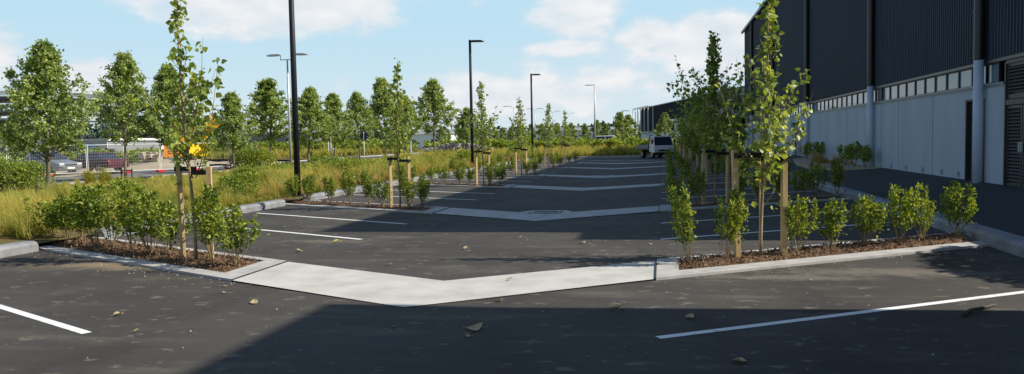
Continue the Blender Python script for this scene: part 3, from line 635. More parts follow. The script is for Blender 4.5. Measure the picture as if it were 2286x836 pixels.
# ------------------------------------------------------------------ broad trees along the road
def broad_tree(seed, h, cb, wmax, nb, nleaf, leaf, m=None, tm=None, name='poplar_tree', tr=.07):
    r = np.random.default_rng(seed); root = empty(name)
    t_ = MB(); pts = []; rad = []
    for k in range(9): t = k/8; pts.append((.06*math.sin(t*5+seed), .06*math.cos(t*4+seed), -.1 + t*h*.93)); rad.append(tr*(1-t)**.9 + .008)
    t_.tube(pts, rad, 8); t_.build('trunk', tm or M['trunk_d'], root, smooth=True)
    b_ = MB(); P = []; O = []
    per = nleaf//nb
    for k in range(nb):
        t = (k + r.random())/nb; z = cb*.92 + (h-cb)*t*.93
        prof = float(np.interp(t, [0, .07, .2, .45, .75, 1], [.62, .95, 1, .70, .36, .10]))
        a = k*2.4 + r.uniform(-.5, .5); L_ = wmax*prof*r.uniform(.72, 1.12)
        p0 = Vector((0, 0, z)); o_ = Vector((math.cos(a), math.sin(a), 0)); rise = L_*r.uniform(.45, .9) + .10
        p1 = p0 + o_*L_*.55 + Vector((0,0,rise*.4)); p2 = p0 + o_*L_ + Vector((0,0,rise)); p2.z = min(p2.z, h)
        b_.tube([p0, p1, p2], [tr*.30, tr*.16, .004], 4)
        for c_ in range(4):                                  # side twigs carry clumps of leaves
            tt = r.uniform(.25, 1.0); q = p0.lerp(p1, tt*2) if tt < .5 else p1.lerp(p2, tt*2-1)
            tw = Vector((r.normal(), r.normal(), r.normal()*.7+.35)).normalized()*r.uniform(.12, .42)*(.5+wmax*.35)*(1.15-.65*t)
            for j in range(per//4):
                s_ = r.random(); d = Vector((r.normal(), r.normal(), r.normal())).normalized()
                P.append(q + tw*s_ + d*abs(r.normal(0, .075))*(.6+wmax*.4)); O.append(d + Vector((0,0,-.4)))
    b_.build('branches', tm or M['trunk_d'], root)
    foliage('crown', P, r.uniform(leaf*.7, leaf*1.25, len(P)), r, m or M['leaf_tree'], root, LEAF, np.array(O), .3)
    return root
bt = [broad_tree(301, 5.2, 1.35, 1.62, 100, 13000, .082), broad_tree(302, 7.0, 1.9, 2.0, 110, 14000, .105), broad_tree(303, 6.6, 1.5, 1.85, 110, 14000, .105), broad_tree(304, 6.6, 1.6, 1.85, 90, 11000, .115), broad_tree(305, 6.4, 1.9, 1.65, 80, 9500, .115)]
ROADT = [(0, -19.2, 22.3, 1.0, 1.0, 'broad dense poplar nearest the left edge, low dark stake frame at its foot'),
         (1, -28.3, 38.7, 1.0, 1.0, 'tall tapering poplar beside the road, second from the left edge'),
         (2, -26.9, 41.0, 1.05, .98, 'tall poplar partly hidden behind the nearest left sapling'),
         (3, -28.2, 49.7, .85, .82, 'short loose poplar in front of the end of the mesh fence'),
         (4, -28.2, 55.0, 1.25, 1.06, 'dense tapering poplar just left of the thick black lamp post'),
         (2, -28.7, 62.3, 1.1, 1.0, 'poplar just right of the thick black lamp post'),
         (3, -28.6, 67.6, .95, .96, 'loose poplar second right of the thick black lamp post'),
         (1, -28.9, 74.0, .95, .97, 'narrow poplar behind the diamond road sign'),
         (3, -28.9, 81.5, 1.35, 1.33, 'tall dark poplar just right of the diamond road sign'),
         (2, -27.4, 83.5, 1.1, 1.05, 'poplar behind the second left sapling'),
         (1, -26.3, 91.5, 1.35, 1.32, 'tall tapering poplar standing alone between the second and third left saplings'),
         (4, -25.4, 102.9, 1.3, .98, 'rounded poplar beside the rock heap, left of the middle black lamp post')]
for k, x, y, sw, sh, lab in ROADT:
    o = far_copy(bt[k]); o.location = (x, y, .08); o.rotation_euler = (rr_.gauss(0, .03), rr_.gauss(0, .03), rr_.uniform(0, 6.28)); o.scale = (sw*(1.14 if y > 45 else 1.), sw*(1.14 if y > 45 else 1.), sh); tag(o, lab, 'tree', 'poplars along the road')
o = copy_tree(bt[4]); o.location = (-36.6, 40.5, .05); o.scale = (.6, .6, .62); tag(o, 'small pale-trunked tree half hidden behind the leftmost poplar', 'tree', 'poplars along the road')
# low dark stake frames
for k, (x, y) in enumerate(((-19.2, 22.3), (-28.3, 38.7), (-28.2, 49.7), (-28.2, 55.0))):
    fr_ = empty('stake_frame', (x, y, .05)); tag(fr_, ['low dark timber frame around the leftmost poplar trunk', 'low dark timber frame around the second poplar trunk by the road', 'low dark timber frame at the short poplar near the fence end', 'low dark timber frame at the poplar left of the black lamp post'][k], 'stake frame', 'low timber frames round the trunks')
    for s_ in (-1, 1): b = MB(); b.box(s_*.32-.03, s_*.32+.03, -.03, .03, -.1, .62); b.build('stake', M['stake_d'], fr_)
    b = MB(); b.box(-.30, .30, -.055, -.032, .50, .56); b.build('rail', M['stake_d'], fr_)

fart = [broad_tree(401, 5.0, 1.1, 1.5, 30, 2200, .19, M['leaf_far'], M['trunk'], 'distant_tree'), broad_tree(402, 5.0, .6, 1.9, 40, 3200, .19, M['leaf_far'], M['trunk'], 'distant_tree'), broad_tree(403, 4.6, 1.2, 1.6, 26, 2000, .2, M['leaf_far'], M['trunk'], 'distant_tree')]
FT = [(0,1105,150,284),(2,1122,165,286),(0,1140,150,284),(2,1163,155,276),(0,1185,160,277),(2,1210,150,278),(0,1243,160,275),(2,1275,150,276),(0,1305,160,276),(2,1333,150,270),(0,1352,140,276),(1,1384,118,250),(1,1404,124,256),(1,1484,122,252),
      (0,1545,120,262),(1,1625,92,262),(2,1648,84,270),(1,1600,100,268),(0,1025,160,285),(2,985,165,284),(0,1000,190,288),(2,1060,185,286)]
words = ['far pale green tree, %s along the skyline from the left' % w for w in ['third','seventh','eighth','ninth','tenth','eleventh','twelfth','thirteenth','fourteenth','fifteenth','sixteenth']] + \
        ['large light green tree in front of the white vehicle roof, left half of a pair', 'large light green tree, right half of the pair left of the navy building', 'light green tree in front of the navy building', 'light green tree behind the shaded saplings right of the truck', 'bright yellow green tree between the shaded sapling and the warehouse', 'small tree against the far end of the warehouse', 'yellow green tree behind the teal digger arm',
         'far pale green tree, fourth along the skyline from the left', 'far pale green tree, first along the skyline from the left', 'far pale green tree, second along the skyline from the left', 'far pale green tree, sixth along the skyline from the left']
for (k, px, y, py), lab in zip(FT, words):
    x = y*(px-1480)/1800*1.035/(1+(px-1480)/1800*.188*-1 if False else 1)
    d = fw + r2*((px-1143)/1800.0) - u2*((py-418)/1800.0); t = y/d.y; x = d.x*t; ht = CAM_H + d.z*t
    o = far_copy(fart[k]); s_ = ht/(4.6 if k == 2 else 5.0); o.location = (round(x, 1), y, .1); o.scale = (max(s_, .85),)*2 + (s_,); o.rotation_euler = (0, 0, rr_.uniform(0, 6.28)); tag(o, lab, 'tree', 'distant trees')

# ------------------------------------------------------------------ grass and ground cover
def blades(centers, nb, h, rng, lean=.55, seg=3, w=.008):
    n = len(centers); C = np.repeat(np.array(centers, float), nb, axis=0); N = len(C)
    cx = np.array([c[0] for c in centers]); cy = np.array([c[1] for c in centers])
    mound = 1 + .50*np.sin(cx*1.9+1.3*np.sin(cy*.8))*np.sin(cy*1.5+1.1*np.sin(cx*.9)) + .15*np.sin(cx*.7-cy*.5)
    hh = h*np.repeat(rng.uniform(.65, 1.25, n)*mound*np.array([(.45 + .55*min(1, max(0, (c[0]+24)/8.0))) if (c[0] > -29 and c[0] < -11 and c[1] < 75) else 1. for c in centers]), nb)*rng.uniform(.6, 1.15, N)
    a = rng.uniform(0, 2*PI, N); out = np.abs(rng.normal(0, lean, N))
    base = C[:, :3] + np.column_stack([rng.normal(0, .07, N), rng.normal(0, .07, N), np.zeros(N)])
    wind = np.array([-.10, -.03])
    V = np.zeros((N, 2*seg+2, 3))
    pa = a + PI/2
    for k in range(seg+1):
        t = k/seg; rad_ = hh*out*(t**1.7)*.75; z = hh*(t - .28*out*t*t); z = np.maximum(z, .02)
        p = base + np.column_stack([np.cos(a)*rad_ + wind[0]*hh*t*t*1.6, np.sin(a)*rad_ + wind[1]*hh*t, z])
        ww = w*(1 - .8*t); V[:, 2*k] = p - np.column_stack([np.cos(pa)*ww, np.sin(pa)*ww, np.zeros(N)]); V[:, 2*k+1] = p + np.column_stack([np.cos(pa)*ww, np.sin(pa)*ww, np.zeros(N)])
    k_ = 2*seg+2; b0 = (np.arange(N)*k_)[:, None]
    F = np.concatenate([b0 + np.array([2*k, 2*k+1, 2*k+3, 2*k+2]) for k in range(seg)])
    return V.reshape(-1, 3), F
rg = np.random.default_rng(8)
def scatter(x0, x1, y0, y1, step, hf, skip=None):
    out = []
    nx = int((x1-x0)/step); ny = int((y1-y0)/step)
    for i in range(nx):
        for j in range(ny):
            x = x0 + (i+rg.random())*step; y = y0 + (j+rg.random())*step
            if skip and skip(x, y): continue
            out.append((x, y, float(hf(x, y))))
    return out
def in_bed(x, y):
    if x < -12.0: return False
    for vy, ly, ry in ROWS:
        f = ly + SL*(LX-x)
        if f-.3 < y < f+TH+.3: return True
    return False
def outside(x, y):                       # beyond the picture on the left
    return x < -.95*y - 1 or in_bed(x, y)
near = scatter(-21, -11.75, 9, 30, .50, verge_h, outside)
V, F = blades(near, 150, .50, rg, .95, 4, .0052); stuff(npmesh('tussock_grass', V, F, M['grass']), 'green and gold tussock grass filling the verge beside the near kerb', 'grass')
mid = scatter(-28.4, -11.7, 20, 62, .72, verge_h, lambda x, y: outside(x, y) or (y < 30 and x > -21))
V, F = blades(mid, 80, .54, rg, .85, 3, .010); stuff(npmesh('tussock_grass', V, F, M['grass']), 'tussock grass across the middle of the verge', 'grass')
farg = scatter(-28.2, -11.7, 62, 116, 1.1, verge_h, in_bed) + scatter(-11.2, 7.5, 76.3, 92, .62, far_h) + scatter(-11.3, 9, 92, 118, 1.3, far_h)
V, F = blades(farg, 40, .62, rg, .7, 2, .022); stuff(npmesh('tussock_grass', V, F, M['grass']), 'tussock grass on the far verge beyond the parking bays', 'grass')
lg = scatter(-60, -36.5, 79, 118, 1.3, lambda x, y: .25) 
V, F = blades(lg, 34, .85, rg, .6, 2, .035); stuff(npmesh('tussock_grass', V, F, M['grass']), 'tussock grass beyond the road', 'grass')
gold = [(x, y, .12) for x, y in [(-12.2+rg.normal(0,.25), yy+rg.normal(0,.3)) for yy in np.arange(24, 72, .55)] if not in_bed(x, y)]
V, F = blades(gold, 70, .5, rg, .75, 3, .009); stuff(npmesh('dry_grass', V, F, M['grass_gold']), 'straw coloured dry grass along the left kerb', 'grass')
# individually readable tussocks
TU = [(-13.6, 13.9, 1.0, 'grass_gold', 'straw coloured collapsed tussock above the kerb at the left edge'), (-14.9, 28.6, 1.45, 'grass', 'large rounded green tussock behind the nearest left sapling, close to the kerb'), (-16.6, 30.5, 1.3, 'grass', 'large rounded green tussock just left of the thick black lamp post'),
      (-22.5, 29.5, 1.5, 'grass', 'big green tussock right of the leftmost poplar'), (-26.0, 33.0, 1.2, 'grass', 'green tussock behind the leftmost poplar'), (-12.6, 15.8, .95, 'grass', 'green tussock behind the far end of the nearest left bed'), (7.4, 41.0, .7, 'grass_gold', 'brownish tussock against the warehouse wall')]
for x, y, s_, mm, lab in TU:
    e_ = empty('tussock', (x, y, .12 if x < 0 else .42)); tag(e_, lab, 'grass tussock', 'single grass tussocks')
    V, F = blades([(0, 0, 0)]*2, 430, .62*s_, rg, .75, 4, .008*s_); npmesh('blades', V, F, M[mm], e_)
# leafy bushes
def bush(seed, rx, ry_, h, n, leaf, m, name='bush'):
    r = np.random.default_rng(seed); root = empty(name); P = []; O = []
    lumps = [(r.uniform(-.6, .6)*rx, r.uniform(-.6, .6)*ry_, r.uniform(.45, .62)*h, r.uniform(.35, .6)) for k in range(9)]
    for k in range(n):
        lx, ly2, lz, lr = lumps[r.integers(9)]; d = r.normal(size=3); d /= np.linalg.norm(d); q = lr*r.uniform(.7, 1.08)
        p = np.array([lx + d[0]*rx*q, ly2 + d[1]*ry_*q, lz + d[2]*h*q*.9])
        if p[2] < .02: continue
        P.append(p); O.append(d + np.array([0, 0, .3]))
    foliage('foliage', P, r.uniform(leaf*.7, leaf*1.3, len(P)), r, m, root, OVAL*np.array([1.5,1,1]), np.array(O), .3)
    st = MB()
    for lx, ly2, lz, lr in lumps: st.tube([(lx*.2, ly2*.2, -.05), (lx*.6, ly2*.6, lz*.5), (lx, ly2, lz)], [.02, .012, .006], 5)
    st.build('stems', M['twig'], root); return root
BU = [(-14.4, 26.0, .6, .6, .95, 2200, .07, 'bright green bush behind the nearest left sapling, close to the kerb'), (-26.6, 28.8, 1.5, 1.2, 1.25, 4500, .09, 'dense green bush at the left edge below the leftmost poplar'),
      (-28.9, 53.4, 1.9, 1.2, 1.35, 5000, .10, 'dark rounded bush at the foot of the short poplar'), (-16.0, 38.2, 1.7, 1.4, 1.0, 4500, .08, 'spreading bright green bush right of the thick black lamp post'),
      (-13.3, 23.6, .5, .5, .8, 1500, .06, 'small bush left of the thick black lamp post base'), (-14.2, 24.4, .45, .45, .7, 1300, .06, 'smallest bush above the end of the near left kerb'), (-12.9, 52, 1.0, 1.0, 1.0, 1800, .09, 'green bush at the foot of the middle black lamp post'), (-12.7, 72, 1.0, 2.2, 1.3, 2200, .1, 'green bush at the foot of the farthest black lamp post'), (-24.6, 55.5, .9, .8, .8, 1600, .1, 'low bush at the foot of the twin arm lamp post'),
      (-13.6, 18.3, .55, .5, .95, 1600, .06, 'bush behind the shrubs of the nearest left bed')]
for k, (x, y, rx, ry_, h, n, lf, lab) in enumerate(BU):
    o = bush(500+k, rx, ry_, h, n, lf, M['leaf_hedge']); o.location = (x, y, .1); tag(o, lab, 'bush', 'bushes in the verge')
def hedge(name, x0, x1, y0, y1, h, n, leaf, label, z=.1, m=None, seed=1):
    r = np.random.default_rng(seed); X = r.uniform(x0, x1, n); Y = r.uniform(y0, y1, n)
    top = h*(.72 + .28*np.sin(X*1.1+seed)*np.sin(Y*.9) + .12*np.sin(X*3.1)); Z = z + top*r.uniform(0, 1, n)**.35
    P = np.column_stack([X, Y, Z]); d = r.normal(size=(n, 3)); d[:, 2] += .6
    V, F = leafmesh(P, r.uniform(leaf*.6, leaf*1.4, n), r, OVAL*np.array([1.6,1,1]), d, .4); return stuff(npmesh(name, V, F, m or M['leaf_hedge']), label, 'hedge')
hedge('ground_cover', -11, 4.5, 93, 104, 1.35, 24000, .24, 'bright green leafy ground cover behind the far dry grass', .35, seed=2)
hedge('ground_cover', -70, -37.5, 108, 122, 2.0, 16000, .36, 'dense low green planting beyond the road', .2, seed=3)
hedge('ground_cover', -36, -12, 119, 126, 1.6, 12000, .34, 'green hedge line in front of the distant trees', .2, seed=4)
hedge('ground_cover', -25, -15.5, 44, 60, .55, 9000, .11, 'low bright green ground cover among the verge tussocks', .1, seed=5)
hedge('ground_cover', 4, 26, 98, 112, 2.2, 12000, .30, 'green planting between the warehouse end and the navy building', .2, seed=6)
hedge('ground_cover', -62, -44, 62, 66, 1.6, 7000, .22, 'scruffy green growth behind the mesh fence', .1, seed=7)
# out-of-frame hedge that throws the ragged shadow at the right
hedge('ground_cover', 8.3, 9.3, 9.5, 13.9, 3.7, 13000, .12, 'tall ragged hedge closing the gap between the two sheds', .4, seed=9)
hedge('ground_cover', 8.3, 9.3, 13.9, 15.3, 1.7, 3500, .12, 'unseen low hedge end between the sheds, added to shade the footpath', .4, seed=10)  # out of view, put in so the last strip of footpath falls in shadow
# wall planting
b = MB(); b.prism([(8.48,33.8),(7.0,34.3),(6.35,37.5),(6.5,42),(7.2,47.6),(8.48,50)], .2, .455); struct(b.build('mulch_bed', M['dirt']))
WS = [(7.8,46.9,.95),(7.9,45.2,1.1),(7.95,43.6,.95),(7.75,36.9,1.05),(7.85,35.7,1.15),(8.0,34.5,1.0)]
for k, (x, y, s_) in enumerate(WS):
    o = copy_tree(shr[k]); o.location = (x, y, .43); o.scale = (1.3*s_, 1.3*s_, 1.05*s_); tag(o, 'shaded dark green shrub against the warehouse wall, %s from the far end' % ORD[k], 'shrub', 'shrubs against the warehouse wall')
wg = [(7.0+rg.random()*1.2, 38+rg.random()*5, .43) for k in range(16)]
V, F = blades(wg, 50, .42, rg, .8, 3, .008); stuff(npmesh('dry_grass', V, F, M['grass_gold']), 'dry brown grass in the bed against the warehouse wall', 'grass')

# ------------------------------------------------------------------ lamp posts
def lamp(x, y, h, rz, label, twin=False, m='black', r0=.085, arm=1.0):
    o = empty('street_lamp', (x, y, .05), rz); tag(o, label, 'lamp post', 'lamp posts')
    b = MB(); b.tube([(0,0,-.1),(0,0,h*.5),(0,0,h)], [r0, r0*.92, r0*.8] if m == 'black' else [r0, r0*.75, r0*.5], 14); b.build('pole', M[m], o, smooth=True)
    b = MB(); b.cyl((0,0,.05), (0,0,1), r0*1.9, .06, 14); b.build('base_plate', M[m], o)
    sides = (-1, 1) if twin else (1,)
    if twin:
        b = MB(); b.box(-.45, .45, -.03, .03, h-.06, h-.01)
        b.box(-.47, -.41, -.03, .03, h-.06, h+.30); b.box(.41, .47, -.03, .03, h-.06, h+.30); b.build('bracket', M[m], o)
    for s_ in sides:
        xs = s_*(.44 if twin else r0*.6); z = h + (.27 if twin else -.10)
        b = MB(); pr = [(xs, z-.05), (xs, z+.05), (xs+s_*arm*.25, z+.07), (xs+s_*arm*.8, z+.055), (xs+s_*arm, z-.02), (xs+s_*arm*.96, z-.06), (xs+s_*arm*.3, z-.055)]
        b.xprism(pr, -.13, .13); l = b.build('lamp_head', M[m], o, bevel=.015)
        b = MB(); b.box(min(xs+s_*arm*.35, xs+s_*arm*.9), max(xs+s_*arm*.35, xs+s_*arm*.9), -.09, .09, z-.068, z-.058); b.build('diffuser', M['white'], l)
    return o
lamp(-12.0, 25.1, 8.2, 0, 'thick black lamp post beside the kerb, cut off by the top of the picture', r0=.105)
lamp(-12.0, 50.3, 8.15, 0, 'middle black single arm lamp post', r0=.10, arm=.85)
lamp(-12.0, 74.5, 7.85, 0, 'farthest black single arm lamp post', r0=.10, arm=.85)
lamp(-23.6, 48.5, 7.2, 0, 'pale grey twin arm lamp post behind the thick black one', True, 'galv', .10, .95)
lamp(-11.45, 139, 10.9, PI, 'tall thin grey single arm lamp post in front of the far trees', False, 'galv', .17, 1.6)
for k, (x, y, h, lab) in enumerate([(-25.6, 139, 7.3, 'nearest of the thin grey twin arm lamps in the distance'), (-27.0, 172, 8.0, 'thin grey twin arm lamp behind the farthest black post'), (-27.5, 205, 8.5, 'third thin grey twin arm lamp in the distance'), (-27.5, 240, 9, 'farthest thin grey twin arm lamp')]):
    lamp(x, y, h, .3, lab, True, 'galv', .11, 1.5)
lamp(-9.2, 190, 8.0, 0, 'dark thin lamp post behind the pair of light green trees', False, 'black', .12, 1.6)
# road signs
o = empty('road_sign', (-24.65, 64.35, .05), -.32); tag(o, 'diamond warning sign seen from behind on a white post beside the road', 'road sign')
b = MB(); b.tube([(0,-.03,-.1),(0,-.03,2.66)], .035, 10); b.build('post', M['white'], o, smooth=True)
b = MB(); q = .52; b.add([(0,0,2.31-q),(q,0,2.31),(0,0,2.31+q),(-q,0,2.31),(0,.015,2.31-q),(q,.015,2.31),(0,.015,2.31+q),(-q,.015,2.31)], [(0,1,2,3),(7,6,5,4),(0,4,5,1),(1,5,6,2),(2,6,7,3),(3,7,4,0)]); p = b.build('panel', M['signb'], o)
b = MB(); b.box(.30, .40, -.004, -.001, 2.22, 2.28); b.build('sticker', M['white'], p)
b = MB(); b.box(-.30, .30, -.022, -.001, 2.50, 2.54); b.box(-.30, .30, -.022, -.001, 2.06, 2.10); b.build('bracket', M['signb'], p)
for x, y, h, lab in ((-39.5, 92, 2.3, 'white marker post with a small box beyond the road'), (-42, 97, 2.0, 'thin white marker post beyond the road'), (-28.3, 88.5, 3.3, 'white post behind the second left sapling')):
    o = empty('marker_post', (x, y, .1)); tag(o, lab, 'post', 'white posts by the road'); b = MB(); b.tube([(0,0,-.1),(0,0,h)], .06, 8); b.build('post', M['white'], o)
    if h == 2.3: b = MB(); b.box(.0, .35, -.1, .1, .5, 1.1); b.build('meter_box', M['white'], o)

# ------------------------------------------------------------------ temporary mesh fence
FP = [(-44.2, 40.6), (-41.95, 41.7), (-39.74, 43.2), (-38.3, 44.8), (-36.9, 46.6), (-35.7, 48.7), (-34.4, 50.7), (-33.0, 52.7), (-31.5, 54.6), (-30.0, 56.4)]
def fence_panel(a, c, lab):
    a = Vector((*a, .08)); c = Vector((*c, .08)); d = c-a; L_ = d.length - .06
    o = empty('fence_panel', a, math.atan2(d.y, d.x)); tag(o, lab, 'fence panel', 'temporary mesh fence panels')
    b = MB()
    for x in (.03, L_): b.tube([(x,0,0),(x,0,1.98)], .021, 8)
    for z in (.14, 1.92): b.tube([(.03,0,z),(L_,0,z)], .019, 6)
    b.build('frame', M['white'], o)
    b = MB(); k = .12
    while k < L_-.05: b.box(k-.0025, k+.0025, -.003, .003, .14, 1.92); k += .11
    z = .24
    while z < 1.9: b.box(.03, L_, -.004, .004, z-.003, z+.003); z += .19
    b.build('mesh', M['galv'], o)
    b = MB(); b.prism([(-.36,-.11),(-.30,-.14),(.30,-.14),(.36,-.11),(.36,.11),(.30,.14),(-.30,.14),(-.36,.11)], -.03, .12); f = b.build('foot', M['red'], o, bevel=.02); f.rotation_euler = (0,0,.5)
    return o
for i in range(len(FP)-1): fence_panel(FP[i], FP[i+1], 'white framed mesh fence panel with red foot, %s from the left edge' % ORD[i])
b = MB(); b.box(0, 1.55, -.07, -.04, 1.0, 1.85); o = b.build('site_sign', M['orange']); o.location = (-34.25, 50.85, .08); o.rotation_euler = (0, 0, math.atan2(2.0, 1.4)); tag(o, 'orange board sign with dark text and white tag hung on the mesh fence', 'sign')
b = MB(); b.box(-.16, .0, -.08, -.05, 1.55, 1.86); b.build('tag', M['white'], o)
b = MB(); b.box(.35,.85,-.078,-.071,1.55,1.66); b.box(.30,1.2,-.078,-.071,1.36,1.41); b.box(.30,1.1,-.078,-.071,1.22,1.27); b.build('lettering', M['dark'], o)
b = MB(); b.box(0, 1.4, -.05, 0, 1.0, 1.85); o = b.build('yellow_sheet', M['yellow']); o.location = (-33.2, 52.3, .08); o.rotation_euler = (0, 0, math.atan2(2.0, 1.5)); tag(o, 'bright yellow sheet hung on the mesh fence behind the left sapling', 'sheet')

# ------------------------------------------------------------------ vehicles
def wheel(par, x, y, r, w=.2):
    b = MB(); b.cyl((0,0,0), (0,1,0), r, w, 20); t = b.build('wheel', M['tyre'], par, bevel=.02); t.location = (x, y, r)
    b = MB(); b.cyl((0,0,0), (0,1,0), r*.60, w+.02, 14); b.build('rim', M['rim'], t)
    return t
def car(label, loc, rz, paint, prof, roof, L_, Wd, wheels, hatch=False, front_lamp=True, cat='car'):
    """prof: body outline (x,z) up to the beltline; roof: (x0,x1,x2,x3,z0,z1) glasshouse from rear base to front base"""
    o = empty('parked_car', loc, rz); tag(o, label, cat)
    hw = Wd/2
    b = MB(); n = len(prof); vs = []; 
    for y, s_ in ((-hw, .93), (-hw*.93, 1.), (hw*.93, 1.), (hw, .93)):
        for x, z in prof: vs.append((x*(.985 if abs(y) == hw else 1), y if z < .8 else y*.97, .2+(z-.2)*(s_ if z > .5 else 1)))
    fs = [(i*n+k, (i+1)*n+k, (i+1)*n+(k+1)%n, i*n+(k+1)%n) for i in range(3) for k in range(n)] + [tuple(range(n)), tuple(range(3*n, 4*n))[::-1]]
    b.add(vs, fs); b.build('body', M[paint], o, bevel=.04, smooth=False)
    x0, x1, x2, x3, z0, z1 = roof
    b = MB(); wb, wt_ = hw*.90, hw*.70
    b.add([(x0,-wb,z0),(x3,-wb,z0),(x3,wb,z0),(x0,wb,z0),(x1,-wt_,z1),(x2,-wt_,z1),(x2,wt_,z1),(x1,wt_,z1)], [(0,3,2,1),(4,5,6,7),(0,1,5,4),(1,2,6,5),(2,3,7,6),(3,0,4,7)]); b.build('windows', M['carglass'], o)
    b = MB(); b.add([(x1-.05,-wt_-.02,z1-.01),(x2+.05,-wt_-.02,z1-.01),(x2+.05,wt_+.02,z1-.01),(x1-.05,wt_+.02,z1-.01),(x1+.05,-wt_+.06,z1+.05),(x2-.05,-wt_+.06,z1+.05),(x2-.05,wt_-.06,z1+.05),(x1+.05,wt_-.06,z1+.05)], [(0,3,2,1),(4,5,6,7),(0,1,5,4),(1,2,6,5),(2,3,7,6),(3,0,4,7)])
    for s_ in (-1, 1):
        for (xa, xb) in ((x0, x1), (x3, x2), ((x0*.5+x3*.5), (x1*.5+x2*.5))):
            b.tube([(xa, s_*(wb+.005), z0), (xb, s_*(wt_+.005), z1)], .035, 5)
    b.build('roof', M[paint], o)
    for x in wheels:
        for s_ in (-1, 1): wheel(o, x, s_*(hw-.09), .31)
    for s_ in (-1, 1):
        b = MB(); b.box(L_/2-.30, L_/2+.005, min(s_*hw*.55, s_*hw*.97), max(s_*hw*.55, s_*hw*.97), .60, .76); b.build('headlight', M['lamp'], o, bevel=.03)
        b = MB(); b.box(-L_/2-.005, -L_/2+.22, min(s_*hw*.55, s_*hw*.975), max(s_*hw*.55, s_*hw*.975), .68, .86); b.build('tail_light', M['tail'], o, bevel=.02)
    for s_ in (-1, 1): b = MB(); b.box(L_/2+.0, L_/2+.012, -.26, .26, .36, .47) if s_ > 0 else b.box(-L_/2-.012, -L_/2, -.26, .26, .5, .61); b.build('number_plate', M['white'], o)
    b = MB(); b.box(L_/2-.02, L_/2+.008, -.45, .45, .54, .66); b.build('grille', M['dark'], o)
    for s_ in (-1, 1): b = MB(); b.box(x3-.35, x3-.20, s_*hw-.06 if s_ > 0 else -hw-.12, s_*hw+.12 if s_ > 0 else -hw+.06, z0+.02, z0+.14); b.build('mirror', M[paint], o, bevel=.02)
    return o
wag = [(-2.3,.28),(2.25,.25),(2.32,.5),(2.28,.72),(1.35,.92),(1.1,.98),(-2.2,1.0),(-2.3,.8)]
car('silver people carrier with dark windows parked behind the mesh fence', (-40.8, 47.6, .1), R(-12), 'carsilver', wag, (-2.15,-1.9,.25,1.15,.96,1.52), 4.6, 1.75, (-1.4, 1.4))
sed = [(-2.35,.30),(2.25,.26),(2.30,.5),(2.2,.68),(1.1,.86),(-1.6,.92),(-2.3,.90),(-2.38,.6)]
car('dark red saloon parked tail outwards behind the mesh fence', (-39.5, 50.6, .1), R(168), 'carred', sed, (-1.65,-.95,.2,1.05,.88,1.34), 4.6, 1.72, (-1.35, 1.4))
car('white estate car showing its roof above the far hedge', (-6.9, 110, .42), R(-8), 'carwhite', wag, (-2.15,-1.9,.35,1.15,.96,1.62), 4.6, 1.75, (-1.4, 1.4))

# flat deck truck; +X is its forward direction
tk = empty('flat_deck_truck', (-.35, 70.6, 0), R(-68)); tag(tk, 'white cab-over flat deck truck standing at the far end of the aisle', 'truck')
hw = .88
b = MB(); b.add([(-.05,-hw,.55),(1.15,-hw,.45),(1.2,-hw,1.05),(.98,-hw+.02,1.12),(-.05,-hw+.02,1.15)] + [(-.05,hw,.55),(1.15,hw,.45),(1.2,hw,1.05),(.98,hw-.02,1.12),(-.05,hw-.02,1.15)],
               [(0,1,2,3,4),(9,8,7,6,5),(0,5,6,1),(1,6,7,2),(2,7,8,3),(3,8,9,4),(4,9,5,0)]); cb_ = b.build('cab', M['carwhite'], tk, bevel=.03)
b = MB(); b.add([(0,-hw+.03,1.15),(1.10,-hw+.03,1.10),(.80,-hw+.12,1.80),(.0,-hw+.12,1.82),(0,hw-.03,1.15),(1.10,hw-.03,1.10),(.80,hw-.12,1.80),(.0,hw-.12,1.82)], [(0,1,2,3),(7,6,5,4),(1,5,6,2),(0,3,7,4),(0,4,5,1),(2,6,7,3)]); b.build('windscreen', M['carglass'], tk)
b = MB(); b.box(-.02, .84, -hw+.10, hw-.10, 1.80, 1.88)
for s_ in (-1, 1):
    b.tube([(1.11, s_*(hw-.03), 1.12), (.81, s_*(hw-.11), 1.82)], .035, 6); b.tube([(0, s_*(hw-.03), 1.12), (0, s_*(hw-.11), 1.82)], .04, 6); b.tube([(.42, s_*(hw-.025), 1.12), (.38, s_*(hw-.10), 1.82)], .028, 6)
b.build('roof', M['carwhite'], tk, bevel=.02)
b = MB(); b.box(1.12, 1.24, -hw, hw, .30, .52); b.build('bumper', M['dark'], tk, bevel=.02)
b = MB(); b.box(1.19, 1.215, -.5, .5, .60, .74); b.build('grille', M['dark'], tk)
for s_ in (-1, 1):
    b = MB(); b.box(1.18, 1.222, min(s_*.55, s_*.82), max(s_*.55, s_*.82), .60, .78); b.build('headlight', M['lamp'], tk, bevel=.02)
    b = MB(); b.box(.95, 1.05, s_*1.0-.07, s_*1.0+.07, 1.25, 1.6); b.tube([(1.0, s_*.84, 1.5), (1.0, s_*1.0, 1.5)], .012, 5); b.build('mirror', M['dark'], tk)
    b = MB(); b.box(.2, 1.0, s_*hw-.006 if s_ > 0 else -hw-.006, s_*hw+.006 if s_ > 0 else -hw+.006, .58, 1.08); d_ = b.build('door', M['carwhite'], tk)
    b = MB(); b.box(.28, .42, s_*(hw+.008)-.008, s_*(hw+.008)+.008, .92, .97); b.build('handle', M['dark'], d_)
    wheel(tk, .55, s_*(hw-.12), .33, .22); wheel(tk, -1.75, s_*(hw-.14), .33, .30)
b = MB(); b.box(-3.0, -.12, -.90, .90, .72, .80); b.build('deck', M['stake_d'], tk)
b = MB()
for s_ in (-1, 1): b.box(-3.0, -.12, s_*.9-.02, s_*.9+.02, .80, 1.15)
